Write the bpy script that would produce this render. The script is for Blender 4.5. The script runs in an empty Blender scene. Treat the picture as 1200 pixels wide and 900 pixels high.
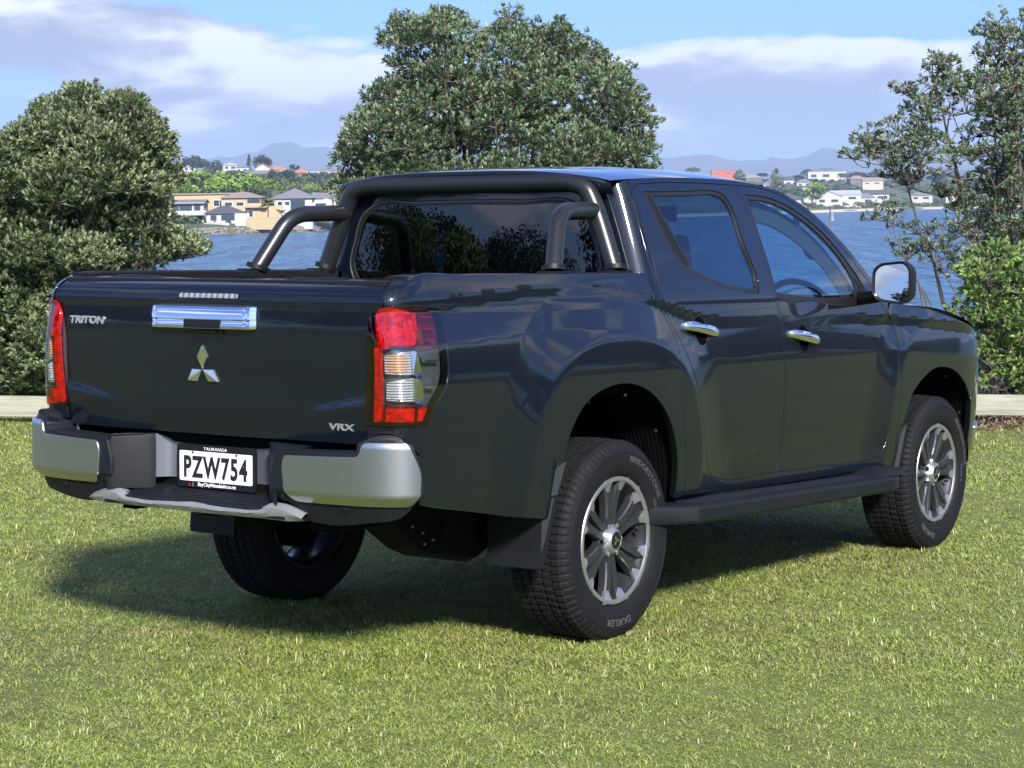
import bpy, bmesh, math, random
import numpy as np
from mathutils import Vector, Matrix
from mathutils.geometry import delaunay_2d_cdt
rng = np.random.default_rng(7); random.seed(7)
SC = bpy.context.scene
C = SC.collection
# ------------------------------------------------------------------ frame, camera
# the ute stands on a lawn that falls gently towards the water: its own frame (x forward, y left, z up
# from the ground under the rear axle) is tipped against gravity by UPV
CAMT = Vector((-6.5455, -4.9805, 1.4696)); YAW, PIT, ROL, FPX = 0.61190, -0.06400, 0.0037, 2392.77
UPV = Vector((-0.03007, 0.00287, 0.99954)).normalized()
Q = UPV.rotation_difference(Vector((0, 0, 1))).to_matrix()
Q4 = Q.to_4x4()
def _cam_axes():
    d = Vector((math.cos(YAW)*math.cos(PIT), math.sin(YAW)*math.cos(PIT), math.sin(PIT)))
    r = Vector((math.sin(YAW), -math.cos(YAW), 0)); u = r.cross(d)
    return (math.cos(ROL)*r + math.sin(ROL)*u, -math.sin(ROL)*r + math.cos(ROL)*u, d)
_r, _u, _d = _cam_axes()
CR, CUP, CD = Q @ _r, Q @ _u, Q @ _d
CAM = Q @ CAMT
cd = bpy.data.cameras.new('camera'); camo = bpy.data.objects.new('camera', cd); C.objects.link(camo)
m = Matrix((CR, CUP, -CD)).transposed().to_4x4(); m.translation = CAM
camo.matrix_world = m
cd.sensor_width = 36; cd.lens = FPX / 1200 * 36; cd.clip_start = .1; cd.clip_end = 60000
SC.camera = camo
SC.render.resolution_x = 1024; SC.render.resolution_y = 768
# ------------------------------------------------------------------ sky and sun
SUNT = Vector((-1.18, -1.26, 1.0)).normalized(); SUN = (Q @ SUNT).normalized()
sun_el = math.asin(SUN.z); sun_az = math.atan2(SUN.x, SUN.y)
ld = bpy.data.lights.new('sun', 'SUN'); ld.energy = 4.8; ld.angle = math.radians(7); ld.color = (1, .955, .88)
lo = bpy.data.objects.new('sun', ld); C.objects.link(lo)
lo.rotation_euler = SUN.to_track_quat('Z', 'Y').to_euler()
wd = bpy.data.worlds.new('World'); SC.world = wd; wd.use_nodes = True
SC.view_settings.view_transform = 'Standard'; SC.view_settings.look = 'None'
SC.view_settings.exposure = 1.0; SC.view_settings.gamma = 1
SC.cycles.max_bounces = 10; SC.cycles.transparent_max_bounces = 16; SC.cycles.volume_bounces = 0
SC.cycles.use_denoising = True
SC.cycles.sample_clamp_indirect = 6
class NT:
    """tiny node-tree helper"""
    def __init__(s, tree): s.t = tree; s.n = tree.nodes; s.l = tree.links
    def add(s, typ, ins=None, **kw):
        n = s.n.new(typ)
        for k, v in kw.items(): setattr(n, k, v)
        for k, v in (ins or {}).items(): s.put(n, k, v)
        return n
    def put(s, n, k, v):
        if isinstance(v, bpy.types.NodeSocket): s.l.new(v, n.inputs[k])
        elif isinstance(v, bpy.types.Node): s.l.new(v.outputs[0], n.inputs[k])
        else: n.inputs[k].default_value = v
    def math(s, op, a, b=0., c=0., clamp=False):
        return s.add('ShaderNodeMath', {0: a, 1: b, 2: c}, operation=op, use_clamp=clamp).outputs[0]
    def ramp(s, f, stops, interp='LINEAR'):
        n = s.add('ShaderNodeValToRGB', {0: f}); cr = n.color_ramp; cr.interpolation = interp
        while len(cr.elements) < len(stops): cr.elements.new(.5)
        for e, (p, c) in zip(cr.elements, stops): e.position = p; e.color = (*c, 1) if len(c) == 3 else c
        return n.outputs[0]
    def mixc(s, f, a, b, mode='MIX'):
        n = s.add('ShaderNodeMix', data_type='RGBA', blend_type=mode)
        s.put(n, 0, f)
        for k, v in ((6, a), (7, b)): s.put(n, k, (*v, 1) if isinstance(v, tuple) and len(v) == 3 else v)
        return n.outputs[2]
    def noise(s, vec, scale, detail=4, rough=.55, dist=0.):
        n = s.add('ShaderNodeTexNoise', {'Scale': scale, 'Detail': detail, 'Roughness': rough, 'Distortion': dist})
        if vec is not None: s.put(n, 'Vector', vec)
        return n.outputs[0]
    def mapv(s, vec, scale=(1, 1, 1), loc=(0, 0, 0), rot=(0, 0, 0)):
        return s.add('ShaderNodeMapping', {'Vector': vec, 'Scale': scale, 'Location': loc, 'Rotation': rot}).outputs[0]
def build_world():
    t = NT(wd.node_tree); t.n.clear()
    sky = t.add('ShaderNodeTexSky', sky_type='NISHITA', sun_disc=False, sun_elevation=sun_el, sun_rotation=sun_az,
                altitude=0, air_density=1.0, dust_density=.6, ozone_density=2.2)
    d = t.add('ShaderNodeTexCoord').outputs['Generated']
    sp = t.add('ShaderNodeSeparateXYZ', {0: d})
    az = t.math('ARCTAN2', sp.outputs[1], sp.outputs[0]); el = t.math('ARCSINE', sp.outputs[2])
    # azimuth measured from the heading of the ute, both in degrees
    az = t.math('MULTIPLY', az, 57.2958); el = t.math('MULTIPLY', el, 57.2958)
    # flat cloud layer seen in perspective
    zz = t.math('ADD', t.math('MAXIMUM', sp.outputs[2], 0.), .26)
    vec = t.add('ShaderNodeCombineXYZ', {0: t.math('DIVIDE', sp.outputs[0], zz), 1: t.math('DIVIDE', sp.outputs[1], zz), 2: 2.3}).outputs[0]
    def cover(vec):
        a = t.noise(vec, 2.7, 7, .54, .15)
        return a
    n0 = cover(vec)
    up = t.add('ShaderNodeVectorMath', {0: vec, 1: (.955, .955, 1.)}, operation='MULTIPLY').outputs[0]
    n1 = cover(up)
    def bank(a0, e0, wa, we, amt):
        x = t.math('DIVIDE', t.math('SUBTRACT', az, a0), wa); y = t.math('DIVIDE', t.math('SUBTRACT', el, e0), we)
        r = t.math('ADD', t.math('MULTIPLY', x, x), t.math('MULTIPLY', y, y))
        return t.math('MULTIPLY', t.math('EXPONENT', t.math('MULTIPLY', r, -1.)), amt)
    bias = None
    for b in BANKS:
        g = bank(*b); bias = g if bias is None else t.math('ADD', bias, g)
    cov = t.math('ADD', t.math('ADD', n0, bias), .0)
    k = t.math('SMOOTH_MIN', 1., t.math('DIVIDE', t.math('SUBTRACT', cov, .50), .085), .1)
    k = t.math('MULTIPLY', t.math('MAXIMUM', k, 0.), .93)
    # tops bright, bases grey
    lit = t.math('ADD', t.math('MULTIPLY', t.math('SUBTRACT', n0, n1), 7.5), .56)
    thick = t.math('MULTIPLY', t.math('SUBTRACT', cov, .58), -1.5)
    lit = t.math('ADD', lit, thick, clamp=True)
    cc = t.ramp(lit, [(0, (2.1, 2.22, 2.62)), (.5, (3.4, 3.44, 3.62)), (1, (6.0, 6.05, 6.2))])
    # far banks fade into the blue air near the horizon
    fade = t.math('SUBTRACT', 1., t.math('EXPONENT', t.math('MULTIPLY', t.math('MAXIMUM', el, 0.), -.8)))
    fade = t.math('ADD', t.math('MULTIPLY', fade, .45), .55)
    skyc = t.mixc(1., sky.outputs[0], (SKYT[0], SKYT[1], SKYT[2], 1), 'MULTIPLY')
    hz = t.math('EXPONENT', t.math('MULTIPLY', t.math('MAXIMUM', el, 0.), -.55))
    skyc = t.mixc(t.math('MULTIPLY', hz, .55), skyc, (1.40, 2.0, 3.6, 1))
    col = t.mixc(t.math('MULTIPLY', k, fade), skyc, cc)
    bg = t.add('ShaderNodeBackground', {0: col, 1: .11})
    t.add('ShaderNodeOutputWorld', {0: bg.outputs[0]})
# cloud banks seen in the sky: azimuth, elevation, widths (degrees), amount
BANKS = [(46, 4.4, 6.5, 1.5, .26), (41.5, 2.4, 4.2, 1.3, .20), (27.8, 2.9, 4.8, 1.15, .36), (32, 5.1, 5.5, .75, -.26), (24, 5.0, 4.5, .55, -.22),
         (25, 6.15, 6, .35, .22), (47.6, 2.75, 1.6, .32, -.10), (37.3, 5.0, 1.6, 1.2, -.20), (29, 1.2, 7, .6, .06)]
SKYT = (.30, .49, 1.02)
build_world()
def wpt(X, Y, D):
    """world point at distance D in front of the camera on the sight line through X, Y of the 1200 x 900 photograph"""
    return CAM + (CD + CR * ((X - 600) / FPX) + CUP * ((450 - Y) / FPX)) * D
WATER_Z = CAM.z - 6.0
# ------------------------------------------------------------------ naming and tagging
def tag(o, label=None, cat=None, group=None, kind=None):
    if label: o['label'] = label
    if cat: o['category'] = cat
    if group: o['group'] = group
    if kind: o['kind'] = kind
    return o
def empty(name, mw=None, parent=None):
    o = bpy.data.objects.new(name, None); C.objects.link(o)
    if mw is not None: o.matrix_world = mw
    if parent: o.parent = parent
    return o
def link(name, me, mats=None, parent=None, smooth=False):
    o = bpy.data.objects.new(name, me); C.objects.link(o)
    if mats:
        for mm in (mats if isinstance(mats, (list, tuple)) else [mats]): me.materials.append(mm)
    if parent: o.parent = parent
    if smooth: me.shade_smooth()
    return o
class MB:
    """collects vertices and faces of one mesh"""
    def __init__(s): s.v = []; s.f = []; s.m = []; s.cur = 0
    def add(s, vs, fs):
        b = len(s.v); s.v += [tuple(map(float, p)) for p in vs]
        s.f += [tuple(b + i for i in f) for f in fs]; s.m += [s.cur] * len(fs)
    def box(s, lo, hi, M=None, ch=0.):
        x0, y0, z0 = lo; x1, y1, z1 = hi
        if ch <= 0:
            vs = [(x, y, z) for x in (x0, x1) for y in (y0, y1) for z in (z0, z1)]
            fs = [(0, 1, 3, 2), (4, 6, 7, 5), (0, 4, 5, 1), (2, 3, 7, 6), (0, 2, 6, 4), (1, 5, 7, 3)]
        else:
            bm = bmesh.new(); bmesh.ops.create_cube(bm, size=1)
            for v in bm.verts: v.co = Vector(((x0+x1)/2 + v.co.x*(x1-x0), (y0+y1)/2 + v.co.y*(y1-y0), (z0+z1)/2 + v.co.z*(z1-z0)))
            bmesh.ops.bevel(bm, geom=bm.edges[:], offset=ch, segments=2, affect='EDGES', profile=.6)
            bm.verts.index_update(); vs = [v.co.copy() for v in bm.verts]; fs = [tuple(v.index for v in f.verts) for f in bm.faces]; bm.free()
        if M is not None: vs = [M @ Vector(v) for v in vs]
        s.add(vs, fs); return s
    def tube(s, pts, rad, n=12, cap=True):
        pts = [Vector(p) for p in pts]; k = len(pts)
        rad = [rad]*k if isinstance(rad, (int, float)) else rad
        tan = [(pts[min(i+1, k-1)] - pts[max(i-1, 0)]).normalized() for i in range(k)]
        up = Vector((0, 0, 1)) if abs(tan[0].z) < .9 else Vector((1, 0, 0))
        nrm = (up - tan[0]*up.dot(tan[0])).normalized(); vs = []
        for i in range(k):
            nrm = (nrm - tan[i]*nrm.dot(tan[i])).normalized(); b = tan[i].cross(nrm)
            for j in range(n):
                a = 2*math.pi*j/n; vs.append(pts[i] + (nrm*math.cos(a) + b*math.sin(a))*rad[i])
        fs = [(i*n+j, i*n+(j+1) % n, (i+1)*n+(j+1) % n, (i+1)*n+j) for i in range(k-1) for j in range(n)]
        if cap: fs += [tuple(range(n))[::-1], tuple((k-1)*n+j for j in range(n))]
        s.add(vs, fs); return s
    def grid(s, P, closed=False, flip=False):
        P = np.asarray(P); a, b = P.shape[:2]
        fs = []
        for i in range(a-1):
            for j in range(b if closed else b-1):
                q = (i*b+j, i*b+(j+1) % b, (i+1)*b+(j+1) % b, (i+1)*b+j)
                fs.append(q[::-1] if flip else q)
        s.add(P.reshape(-1, 3), fs); return s
    def prism(s, poly, a, b, fn):
        """poly 2-D list, extruded between a and b through fn(u, v, t)"""
        n = len(poly); vs = [fn(u, v, a) for u, v in poly] + [fn(u, v, b) for u, v in poly]
        fs = [tuple(range(n))[::-1], tuple(range(n, 2*n))] + [(i, (i+1) % n, n+(i+1) % n, n+i) for i in range(n)]
        s.add(vs, fs); return s
    def build(s, name, mats, parent=None, smooth=False, mirror=False, angle=None):
        me = bpy.data.meshes.new(name)
        vs = s.v; fs = s.f
        if mirror: vs = [(x, -y, z) for x, y, z in vs]; fs = [f[::-1] for f in fs]
        me.from_pydata(vs, [], fs); me.polygons.foreach_set('material_index', s.m)
        o = link(name, me, mats, parent)
        bm = bmesh.new(); bm.from_mesh(me); bmesh.ops.recalc_face_normals(bm, faces=bm.faces[:]); 
        if smooth or angle: 
            for f in bm.faces: f.smooth = True
            la = math.radians(angle or 40)
            for e in bm.edges:
                if len(e.link_faces) == 2 and e.calc_face_angle(0) > la: e.smooth = False
        bm.to_mesh(me); bm.free(); me.update()
        return o
def bezier(pts, r, n=8):
    """polyline with its corners rounded by radius r"""
    pts = [Vector(p) for p in pts]; out = [pts[0]]
    for i in range(1, len(pts)-1):
        a, b, c = pts[i-1], pts[i], pts[i+1]
        ra = min(r, (a-b).length*.49); rc = min(r, (c-b).length*.49)
        p = b + (a-b).normalized()*ra; q = b + (c-b).normalized()*rc
        for k in range(n+1):
            t = k/n; out.append(p*(1-t)**2 + b*2*t*(1-t) + q*t*t)
    return out + [pts[-1]]
# ------------------------------------------------------------------ materials
def mat(name, col, rough=.5, metal=0., spec=.5, coat=0., coatr=.03, build=None, **kw):
    m = bpy.data.materials.new(name); m.use_nodes = True; t = NT(m.node_tree)
    b = t.n['Principled BSDF']
    b.inputs['Base Color'].default_value = (*col, 1); b.inputs['Roughness'].default_value = rough
    b.inputs['Metallic'].default_value = metal; b.inputs['Specular IOR Level'].default_value = spec
    b.inputs['Coat Weight'].default_value = coat; b.inputs['Coat Roughness'].default_value = coatr
    for k, v in kw.items(): b.inputs[k].default_value = v
    if build: build(t, b)
    return m
def obco(t): return t.add('ShaderNodeTexCoord').outputs['Object']
def bumpn(scale, strength, dist=.002, detail=3, stretch=(1, 1, 1)):
    def f(t, b):
        n = t.noise(t.mapv(obco(t), stretch), scale, detail)
        t.put(b, 'Normal', t.add('ShaderNodeBump', {'Strength': strength, 'Distance': dist, 'Height': n}).outputs[0])
    return f
def paint(t, b):
    co = obco(t)
    fl = t.add('ShaderNodeTexVoronoi', {'Vector': co, 'Scale': 1400.}).outputs['Color']
    v = t.add('ShaderNodeSeparateColor', {0: fl}).outputs[0]
    c = t.mixc(v, (.0020, .0035, .0068), (.0058, .0098, .0180))
    t.put(b, 'Base Color', c)
    dust = t.noise(t.mapv(co, (1, 1, 2.5)), 3., 5, .6)
    t.put(b, 'Coat Roughness', t.math('ADD', t.math('MULTIPLY', dust, .04), .012))
PAINT = mat('graphite_paint', (.012, .018, .028), .42, .25, .15, 1., .02, paint)
BLACKTRIM = mat('black_plastic', (.0062, .0068, .0080), .5, spec=.3, build=bumpn(900, .25, .0004))
DARKTRIM = mat('charcoal_plastic', (.0068, .0078, .0100), .55, spec=.28, build=bumpn(700, .3, .0004))
RUBBER = mat('rubber_seal', (.008, .008, .009), .45)
def tyre_m(t, b):
    co = obco(t); n = t.noise(co, 14, 5)
    t.put(b, 'Base Color', t.mixc(n, (.0042, .0046, .0056), (.0105, .0108, .0120)))
    n2 = t.noise(co, 400, 2)
    t.put(b, 'Normal', t.add('ShaderNodeBump', {'Strength': .3, 'Distance': .0006, 'Height': n2}).outputs[0])
TYRE = mat('tyre_rubber', (.02, .02, .022), .7, spec=.22, build=tyre_m)
LETTER = mat('raised_rubber', (.075, .075, .072), .7)
CHROME = mat('chrome', (.86, .87, .89), .05, 1.)
SATIN = mat('machined_alloy', (.46, .46, .47), .36, .85, build=bumpn(600, .15, .0002))
GUNMETAL = mat('grey_alloy_paint', (.026, .028, .032), .40, .35, coat=.35, coatr=.12)
LIPM = mat('silver_painted_lip', (.30, .31, .325), .36, .45)
BEVELM = mat('machined_grey', (.13, .13, .14), .35, .7)
BADGE = mat('bright_badge', (.62, .66, .72), .22, .75)
SILVER = mat('satin_silver', (.50, .51, .52), .30, 1., coat=.2, coatr=.15, build=bumpn(1500, .06, .0002))
GREYPLATE = mat('grey_painted_steel', (.16, .17, .20), .38, .5, coat=.3, coatr=.15)
DARKMETAL = mat('underbody_metal', (.004, .004, .0045), .8, 0., spec=.08, build=bumpn(60, .5, .002))
BARPAINT = mat('satin_black_tube', (.012, .013, .015), .33, .0, .6, build=bumpn(1200, .08, .0002))
BLACKGLOSS = mat('black_gloss', (.006, .006, .007), .12)
LINER = mat('tray_liner', (.008, .008, .009), .6, spec=.2, build=bumpn(300, .4, .0006))
INTERIOR = mat('interior_trim', (.035, .035, .037), .8)
SEATM = mat('seat_fabric', (.055, .055, .058), .9)
HEADL = mat('headliner', (.035, .035, .037), .9)
WHITEPL = mat('plate_white', (.74, .76, .78), .35)
BLACKINK = mat('plate_black', (.012, .012, .014), .4)
WHITEINK = mat('white_print', (.8, .8, .8), .5)
REDINK = mat('red_print', (.6, .02, .02), .4)
def glass(name, tint, gloss=.04, ior=1.5, rough=.0):
    m = bpy.data.materials.new(name); m.use_nodes = True; t = NT(m.node_tree); t.n.clear()
    fc = t.math('POWER', t.add('ShaderNodeLayerWeight', {'Blend': .5}).outputs['Facing'], 4.2); f0 = ((ior-1)/(ior+1))**2*1.8
    fr = t.math('ADD', t.math('MULTIPLY', fc, 1-f0), f0)
    tr = t.add('ShaderNodeBsdfTransparent', {0: (*tint, 1)})
    gl = t.add('ShaderNodeBsdfGlossy', {'Color': (1, 1, 1, 1), 'Roughness': rough})
    f = t.math('MULTIPLY', fr, 1., clamp=True)
    mx = t.add('ShaderNodeMixShader', {0: f}); t.l.new(tr.outputs[0], mx.inputs[1]); t.l.new(gl.outputs[0], mx.inputs[2])
    t.add('ShaderNodeOutputMaterial', {0: mx.outputs[0]})
    return m
GLASS_CLEAR = glass('green_tint_glass', (.55, .75, .85))
GLASS_PRIV = glass('privacy_glass', (.15, .22, .30))
GLASS_REAR = glass('dark_rear_glass', (.05, .055, .06), ior=1.5)
LENS_CLEAR = glass('smoke_lens', (.80, .82, .83), rough=.01)
LENS_RED = glass('red_lens', (.80, .02, .03), rough=.01)
LENS_DARKRED = glass('dark_red_lens', (.30, .008, .02), rough=.01)
def redcol(t, b):
    co = obco(t); n = t.add('ShaderNodeTexVoronoi', {'Vector': t.mapv(co, (1, 1, 1.6)), 'Scale': 42.}).outputs['Distance']
    t.put(b, 'Base Color', t.ramp(n, [(.1, (.68, .03, .03)), (.45, (.50, .006, .008)), (.8, (.26, .003, .006))]))
LINER_AND_SHADE = mat('liner_felt_and_painted_shade', (.0035, .0035, .004), 1., spec=.0)
def ribs(freq, axis=2, strength=.6):
    def f(t, b):
        sp = t.add('ShaderNodeSeparateXYZ', {0: obco(t)}).outputs[axis]
        s = t.math('SINE', t.math('MULTIPLY', sp, freq))
        t.put(b, 'Normal', t.add('ShaderNodeBump', {'Strength': strength, 'Distance': .003, 'Height': s}).outputs[0])
    return f
REDBLOCK = mat('red_reflector', (.50, .006, .006), .40, spec=.3, build=redcol)
CHROMERIB = mat('ribbed_chrome', (.86, .87, .88), .22, .55, build=ribs(700, 2, .9))
AMBERM = mat('amber_reflector', (.82, .46, .26), .25, .3, build=ribs(700, 2, .9))
LAMPBACK = mat('lamp_housing', (.15, .16, .16), .3, .6)
def led(t, b):
    sp = t.add('ShaderNodeSeparateXYZ', {0: obco(t)}).outputs[1]
    s = t.math('GREATER_THAN', t.math('SINE', t.math('MULTIPLY', sp, 230)), -.2)
    t.put(b, 'Base Color', t.mixc(s, (.10, .11, .12), (.24, .25, .27)))
LEDM = mat('clear_led_strip', (.4, .4, .4), .2, build=led)
MIRROR = mat('mirror_glass', (.55, .57, .58), .0, 1.)
# ---- truck surface: half width W(x,z); x forward, z up, wheels at x=0 and x=3 (metres)
def _interp(x, xs, ys):
    # monotone smooth (cubic hermite) interpolation
    xs = np.asarray(xs, float); ys = np.asarray(ys, float)
    x = np.clip(np.asarray(x, float), xs[0], xs[-1])
    h = np.diff(xs); dl = np.diff(ys) / h
    m = np.zeros(len(xs)); m[1:-1] = (dl[:-1] * h[1:] + dl[1:] * h[:-1]) / (h[:-1] + h[1:]); m[0] = dl[0]; m[-1] = dl[-1]
    i = np.clip(np.searchsorted(xs, x, side='right') - 1, 0, len(xs) - 2)
    t = (x - xs[i]) / h[i]
    return ((2*t**3 - 3*t**2 + 1) * ys[i] + (t**3 - 2*t**2 + t) * h[i] * m[i]
            + (-2*t**3 + 3*t**2) * ys[i+1] + (t**3 - t**2) * h[i] * m[i+1])
def sstep(t):
    t = np.clip(t, 0, 1); return t*t*(3-2*t)
BZ = [.30, .40, .50, .62, .80, .95, 1.05, 1.13, 1.20, 1.28, 1.34, 1.42]
BW = [.812, .836, .855, .870, .8825, .8865, .8855, .8795, .870, .857, .845, .828]
def creasez(x):
    return _interp(x, [-1.4, .25, .6, 1.2, 2.0, 2.5, 3.1, 3.5], [1.312, 1.310, 1.232, 1.205, 1.195, 1.175, 1.135, 1.10])
def creasea(x):
    return _interp(x, [-1.4, -.2, .28, .40, .75, 1.15, 1.7, 2.2, 2.6, 3.4], [.85, .9, .7, 1.0, .5, .10, .10, .6, 1.0, 1.0])
def flare(x, z, xw):
    dz = np.maximum(z - .50, 0)
    rho = (np.abs((x - xw) / .45)**2.4 + np.abs(dz / .475)**2.4)**(1/2.4)
    return rho
def W(x, z):
    x = np.asarray(x, float); z = np.asarray(z, float)
    w = _interp(z, BZ, BW)
    # greenhouse tumblehome
    t = np.maximum(z - 1.27, 0)
    w = np.where(z > 1.27, _interp(1.27, BZ, BW) - .05*t - .20*t*(1 - np.exp(-t/.05)) - .15*t*t, w)
    # shoulder crease: surface scooped below the line, ridge on it
    zc = creasez(x); a = creasea(x)
    d = z - zc
    s = np.sqrt(d*d + .013**2)
    w = w - a * .22 * np.where(d < 0, np.minimum(s, .045) * np.clip(1 - (-d - .045) / .12, 0, 1), .0) * sstep(-d/.044+.5)
    # lower door scallop
    w = w - .010 * np.exp(-((z - .60) / .085)**2) * sstep((x - .75)/.2) * sstep((2.45 - x)/.25)
    for xw in (0., 3.):
        rho = flare(x, z, xw)
        k = np.clip((1.86 - rho) / .52, 0, 1); w = w + .031 * np.where(k < .84, k**1.55, .7632 + 1.4083*(k-.84) - 1.4083/.32*(k-.84)**2)
    # plan taper to the nose
    q = np.clip((x - 3.05) / .88, 0, .999)
    w = w * (1 - q**3.6)**.37
    q = np.clip((2.2 - x) / 3.4, 0, 1.2)
    w = w - .012 * q * q
    return w
CU = -1.13; CA = .185; CB = .175      # rear corner, plan superellipse
def _quarter(a, b, e):
    th = np.linspace(0, np.pi/2, 2000); x = a*np.sin(th)**e; y = b*np.cos(th)**e
    L = np.concatenate([[0], np.cumsum(np.hypot(np.diff(x), np.diff(y)))])
    return L, x, y
QL, QX, QY = _quarter(CA, CB, .5)
def side(u, z):
    """right-hand body surface point (y negative). u = x, and runs round the rear corner below CU"""
    u, z = np.broadcast_arrays(np.asarray(u, float), np.asarray(z, float))
    w = W(np.maximum(u, CU), z)
    s = CU - u
    sx = np.interp(s, QL, QX); sy = np.interp(s, QL, QY)
    x = np.where(u < CU, CU - (1 + (tgx(z) - tgx(1.1))/CA) * sx, u)
    y = np.where(u < CU, w - CB + sy, w)
    ex = np.maximum(s - QL[-1], 0)
    return np.stack([x - .1*ex, -(y - ex), z], -1)
def tgx(z):
    # tailgate x offset (positive = further back) as a function of height
    return _interp(z, [.60, .80, .88, 1.0, 1.15, 1.27, 1.325, 1.345, 1.365, 1.38], [-.045, -.02, -.008, .0, .006, .004, .0, -.014, -.045, -.095])
def tail(y, z):
    """tailgate skin; x from height and a slight plan curve, ledge near the lamps"""
    y = np.asarray(y, float); z = np.asarray(z, float)
    x = -1.315 - tgx(z) + .018 * (y/.72)**2
    a = np.abs(y)
    zc = .985 - .055 * np.clip((.74 - a) / .33, 0, 1)
    k = sstep((a - .38) / .34)
    x = x - .016 * k * sstep((zc - z) / .030 + .5) * np.clip(1 - (zc - z) / .12, 0, 1)
    return np.stack([x, y + 0*x, z + 0*x], -1)
def roof(x, v):
    """v 0 at the rail (right) .. 1 at the centre line"""
    x, v = np.broadcast_arrays(np.asarray(x, float), np.asarray(v, float))
    zr = railz(x); yr = W(x, zr)
    rise = _interp(x, [.1, .25, .5, 1.2, 1.55, 1.8], [.042, .052, .056, .054, .042, .025])
    ang = v
    y = yr * (1 - v)
    zr = zr + 0*v
    z = zr + rise * (1 - (1 - v)**3.2)
    return np.stack([x, -y, z], -1)
def railz(x):
    return _interp(x, [.05, .2, .5, 1.0, 1.25, 1.5, 1.79, 2.07, 2.28, 2.46], [1.735, 1.752, 1.772, 1.786, 1.784, 1.764, 1.697, 1.540, 1.372, 1.235])
C2 = .37
def cab(u, z):
    """cab side; below C2 the surface runs round the rear corner of the cab"""
    u, z = np.broadcast_arrays(np.asarray(u, float), np.asarray(z, float))
    w = W(np.maximum(u, C2), z)
    lean = .02 * np.clip((z - 1.3) / .4, 0, 1)
    s = C2 - u
    x = np.where(u < C2, C2 - (1 - lean/.112) * np.interp(s, KL, KX), u)
    y = np.where(u < C2, w - .13 + np.interp(s, KL, KY), w)
    ex = np.maximum(s - KL[-1], 0)
    return np.stack([x, -(y - ex), z], -1)
KL, KX, KY = _quarter(.112, .13, .85)
def _plan():
    th = np.linspace(0, 1, 400)
    y = np.concatenate([np.linspace(0, .80, 60), .94 * np.sin(np.linspace(np.arcsin((.80/.94)**3.5), np.pi/2, 120))**(1/3.5)])
    q = np.clip(y / .94, 0, 1)
    x = -1.15 - .262 * (1 - q**7)**.4
    y = np.append(y, .94); x = np.append(x, -.9)
    s = np.concatenate([[0], np.cumsum(np.hypot(np.diff(x), np.diff(y)))])
    return s, x, y
PS, PXX, PYY = _plan()
def bump(u, z):
    """rear bumper face; u = arc length from the centre line towards the right"""
    u, z = np.broadcast_arrays(np.asarray(u, float), np.asarray(z, float))
    a = np.abs(u)
    x = np.interp(a, PS, PXX); y = np.interp(a, PS, PYY)
    x2 = np.interp(a + .01, PS, PXX); y2 = np.interp(a + .01, PS, PYY)
    L = np.hypot(x2 - x, y2 - y) + 1e-9
    nx = -(y2 - y) / L; ny = (x2 - x) / L
    d = np.interp(z, [.52, .565, .60, .634, .640, .668, .83, .848, .86], [-.085, -.060, -.046, -.032, -.026, 0, .0, -.003, -.018])
    return np.stack([x + nx * d, -np.sign(u + 1e-9) * (y + ny * d), z], -1)
# ------------------------------------------------------------------ panel builder
def smooth(pts, step=.012, closed=True):
    """Catmull-Rom through the points; a third entry marks a sharp corner"""
    n = len(pts); P = [np.array(p[:2], float) for p in pts]; sh = [len(p) > 2 for p in pts]; out = []
    rngi = range(n) if closed else range(n-1)
    for i in rngi:
        p1, p2 = P[i], P[(i+1) % n]
        p0 = P[i-1] if (closed or i > 0) and not sh[i] else 2*p1-p2
        p3 = P[(i+2) % n] if (closed or i < n-2) and not sh[(i+1) % n] else 2*p2-p1
        L = np.linalg.norm(p2-p1); k = max(1, int(math.ceil(L/step)))
        # centripetal-ish tangents
        d01 = max(np.linalg.norm(p1-p0), 1e-6); d12 = max(L, 1e-6); d23 = max(np.linalg.norm(p3-p2), 1e-6)
        m1 = ((p1-p0)/d01*d12 + (p2-p1)/d12*d01)/(d01+d12)*L if not sh[i] else (p2-p1)
        m2 = ((p2-p1)/d12*d23 + (p3-p2)/d23*d12)/(d12+d23)*L if not sh[(i+1) % n] else (p2-p1)
        for j in range(k):
            t = j/k
            out.append((2*t**3-3*t*t+1)*p1 + (t**3-2*t*t+t)*m1 + (-2*t**3+3*t*t)*p2 + (t**3-t*t)*m2)
    if not closed: out.append(P[-1])
    return np.array(out)
def area(p): return .5*np.sum(p[:, 0]*np.roll(p[:, 1], -1) - np.roll(p[:, 0], -1)*p[:, 1])
def offs(p, d):
    """offset closed polygon inwards by d"""
    s = 1 if area(p) > 0 else -1
    e = np.roll(p, -1, 0) - p; e /= np.linalg.norm(e, axis=1)[:, None] + 1e-12
    nin = np.stack([-e[:, 1], e[:, 0]], 1)*s; a = nin + np.roll(nin, 1, 0)
    a /= np.maximum(np.sum(a*a, 1), .6)[:, None]
    return p + a*2*d
def inside(pts, poly):
    x, y = pts[:, 0][:, None], pts[:, 1][:, None]; a = poly; b = np.roll(poly, -1, 0)
    c = ((a[:, 1] > y) != (b[:, 1] > y)) & (x < (b[:, 0]-a[:, 0])*(y-a[:, 1])/(b[:, 1]-a[:, 1]+1e-15) + a[:, 0])
    return c.sum(1) % 2 == 1
def bdist(pts, poly):
    d = np.full(len(pts), 1e9)
    for i in range(0, len(poly), 200):
        d = np.minimum(d, np.linalg.norm(pts[:, None]-poly[None, i:i+200], axis=2).min(1))
    return d
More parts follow.
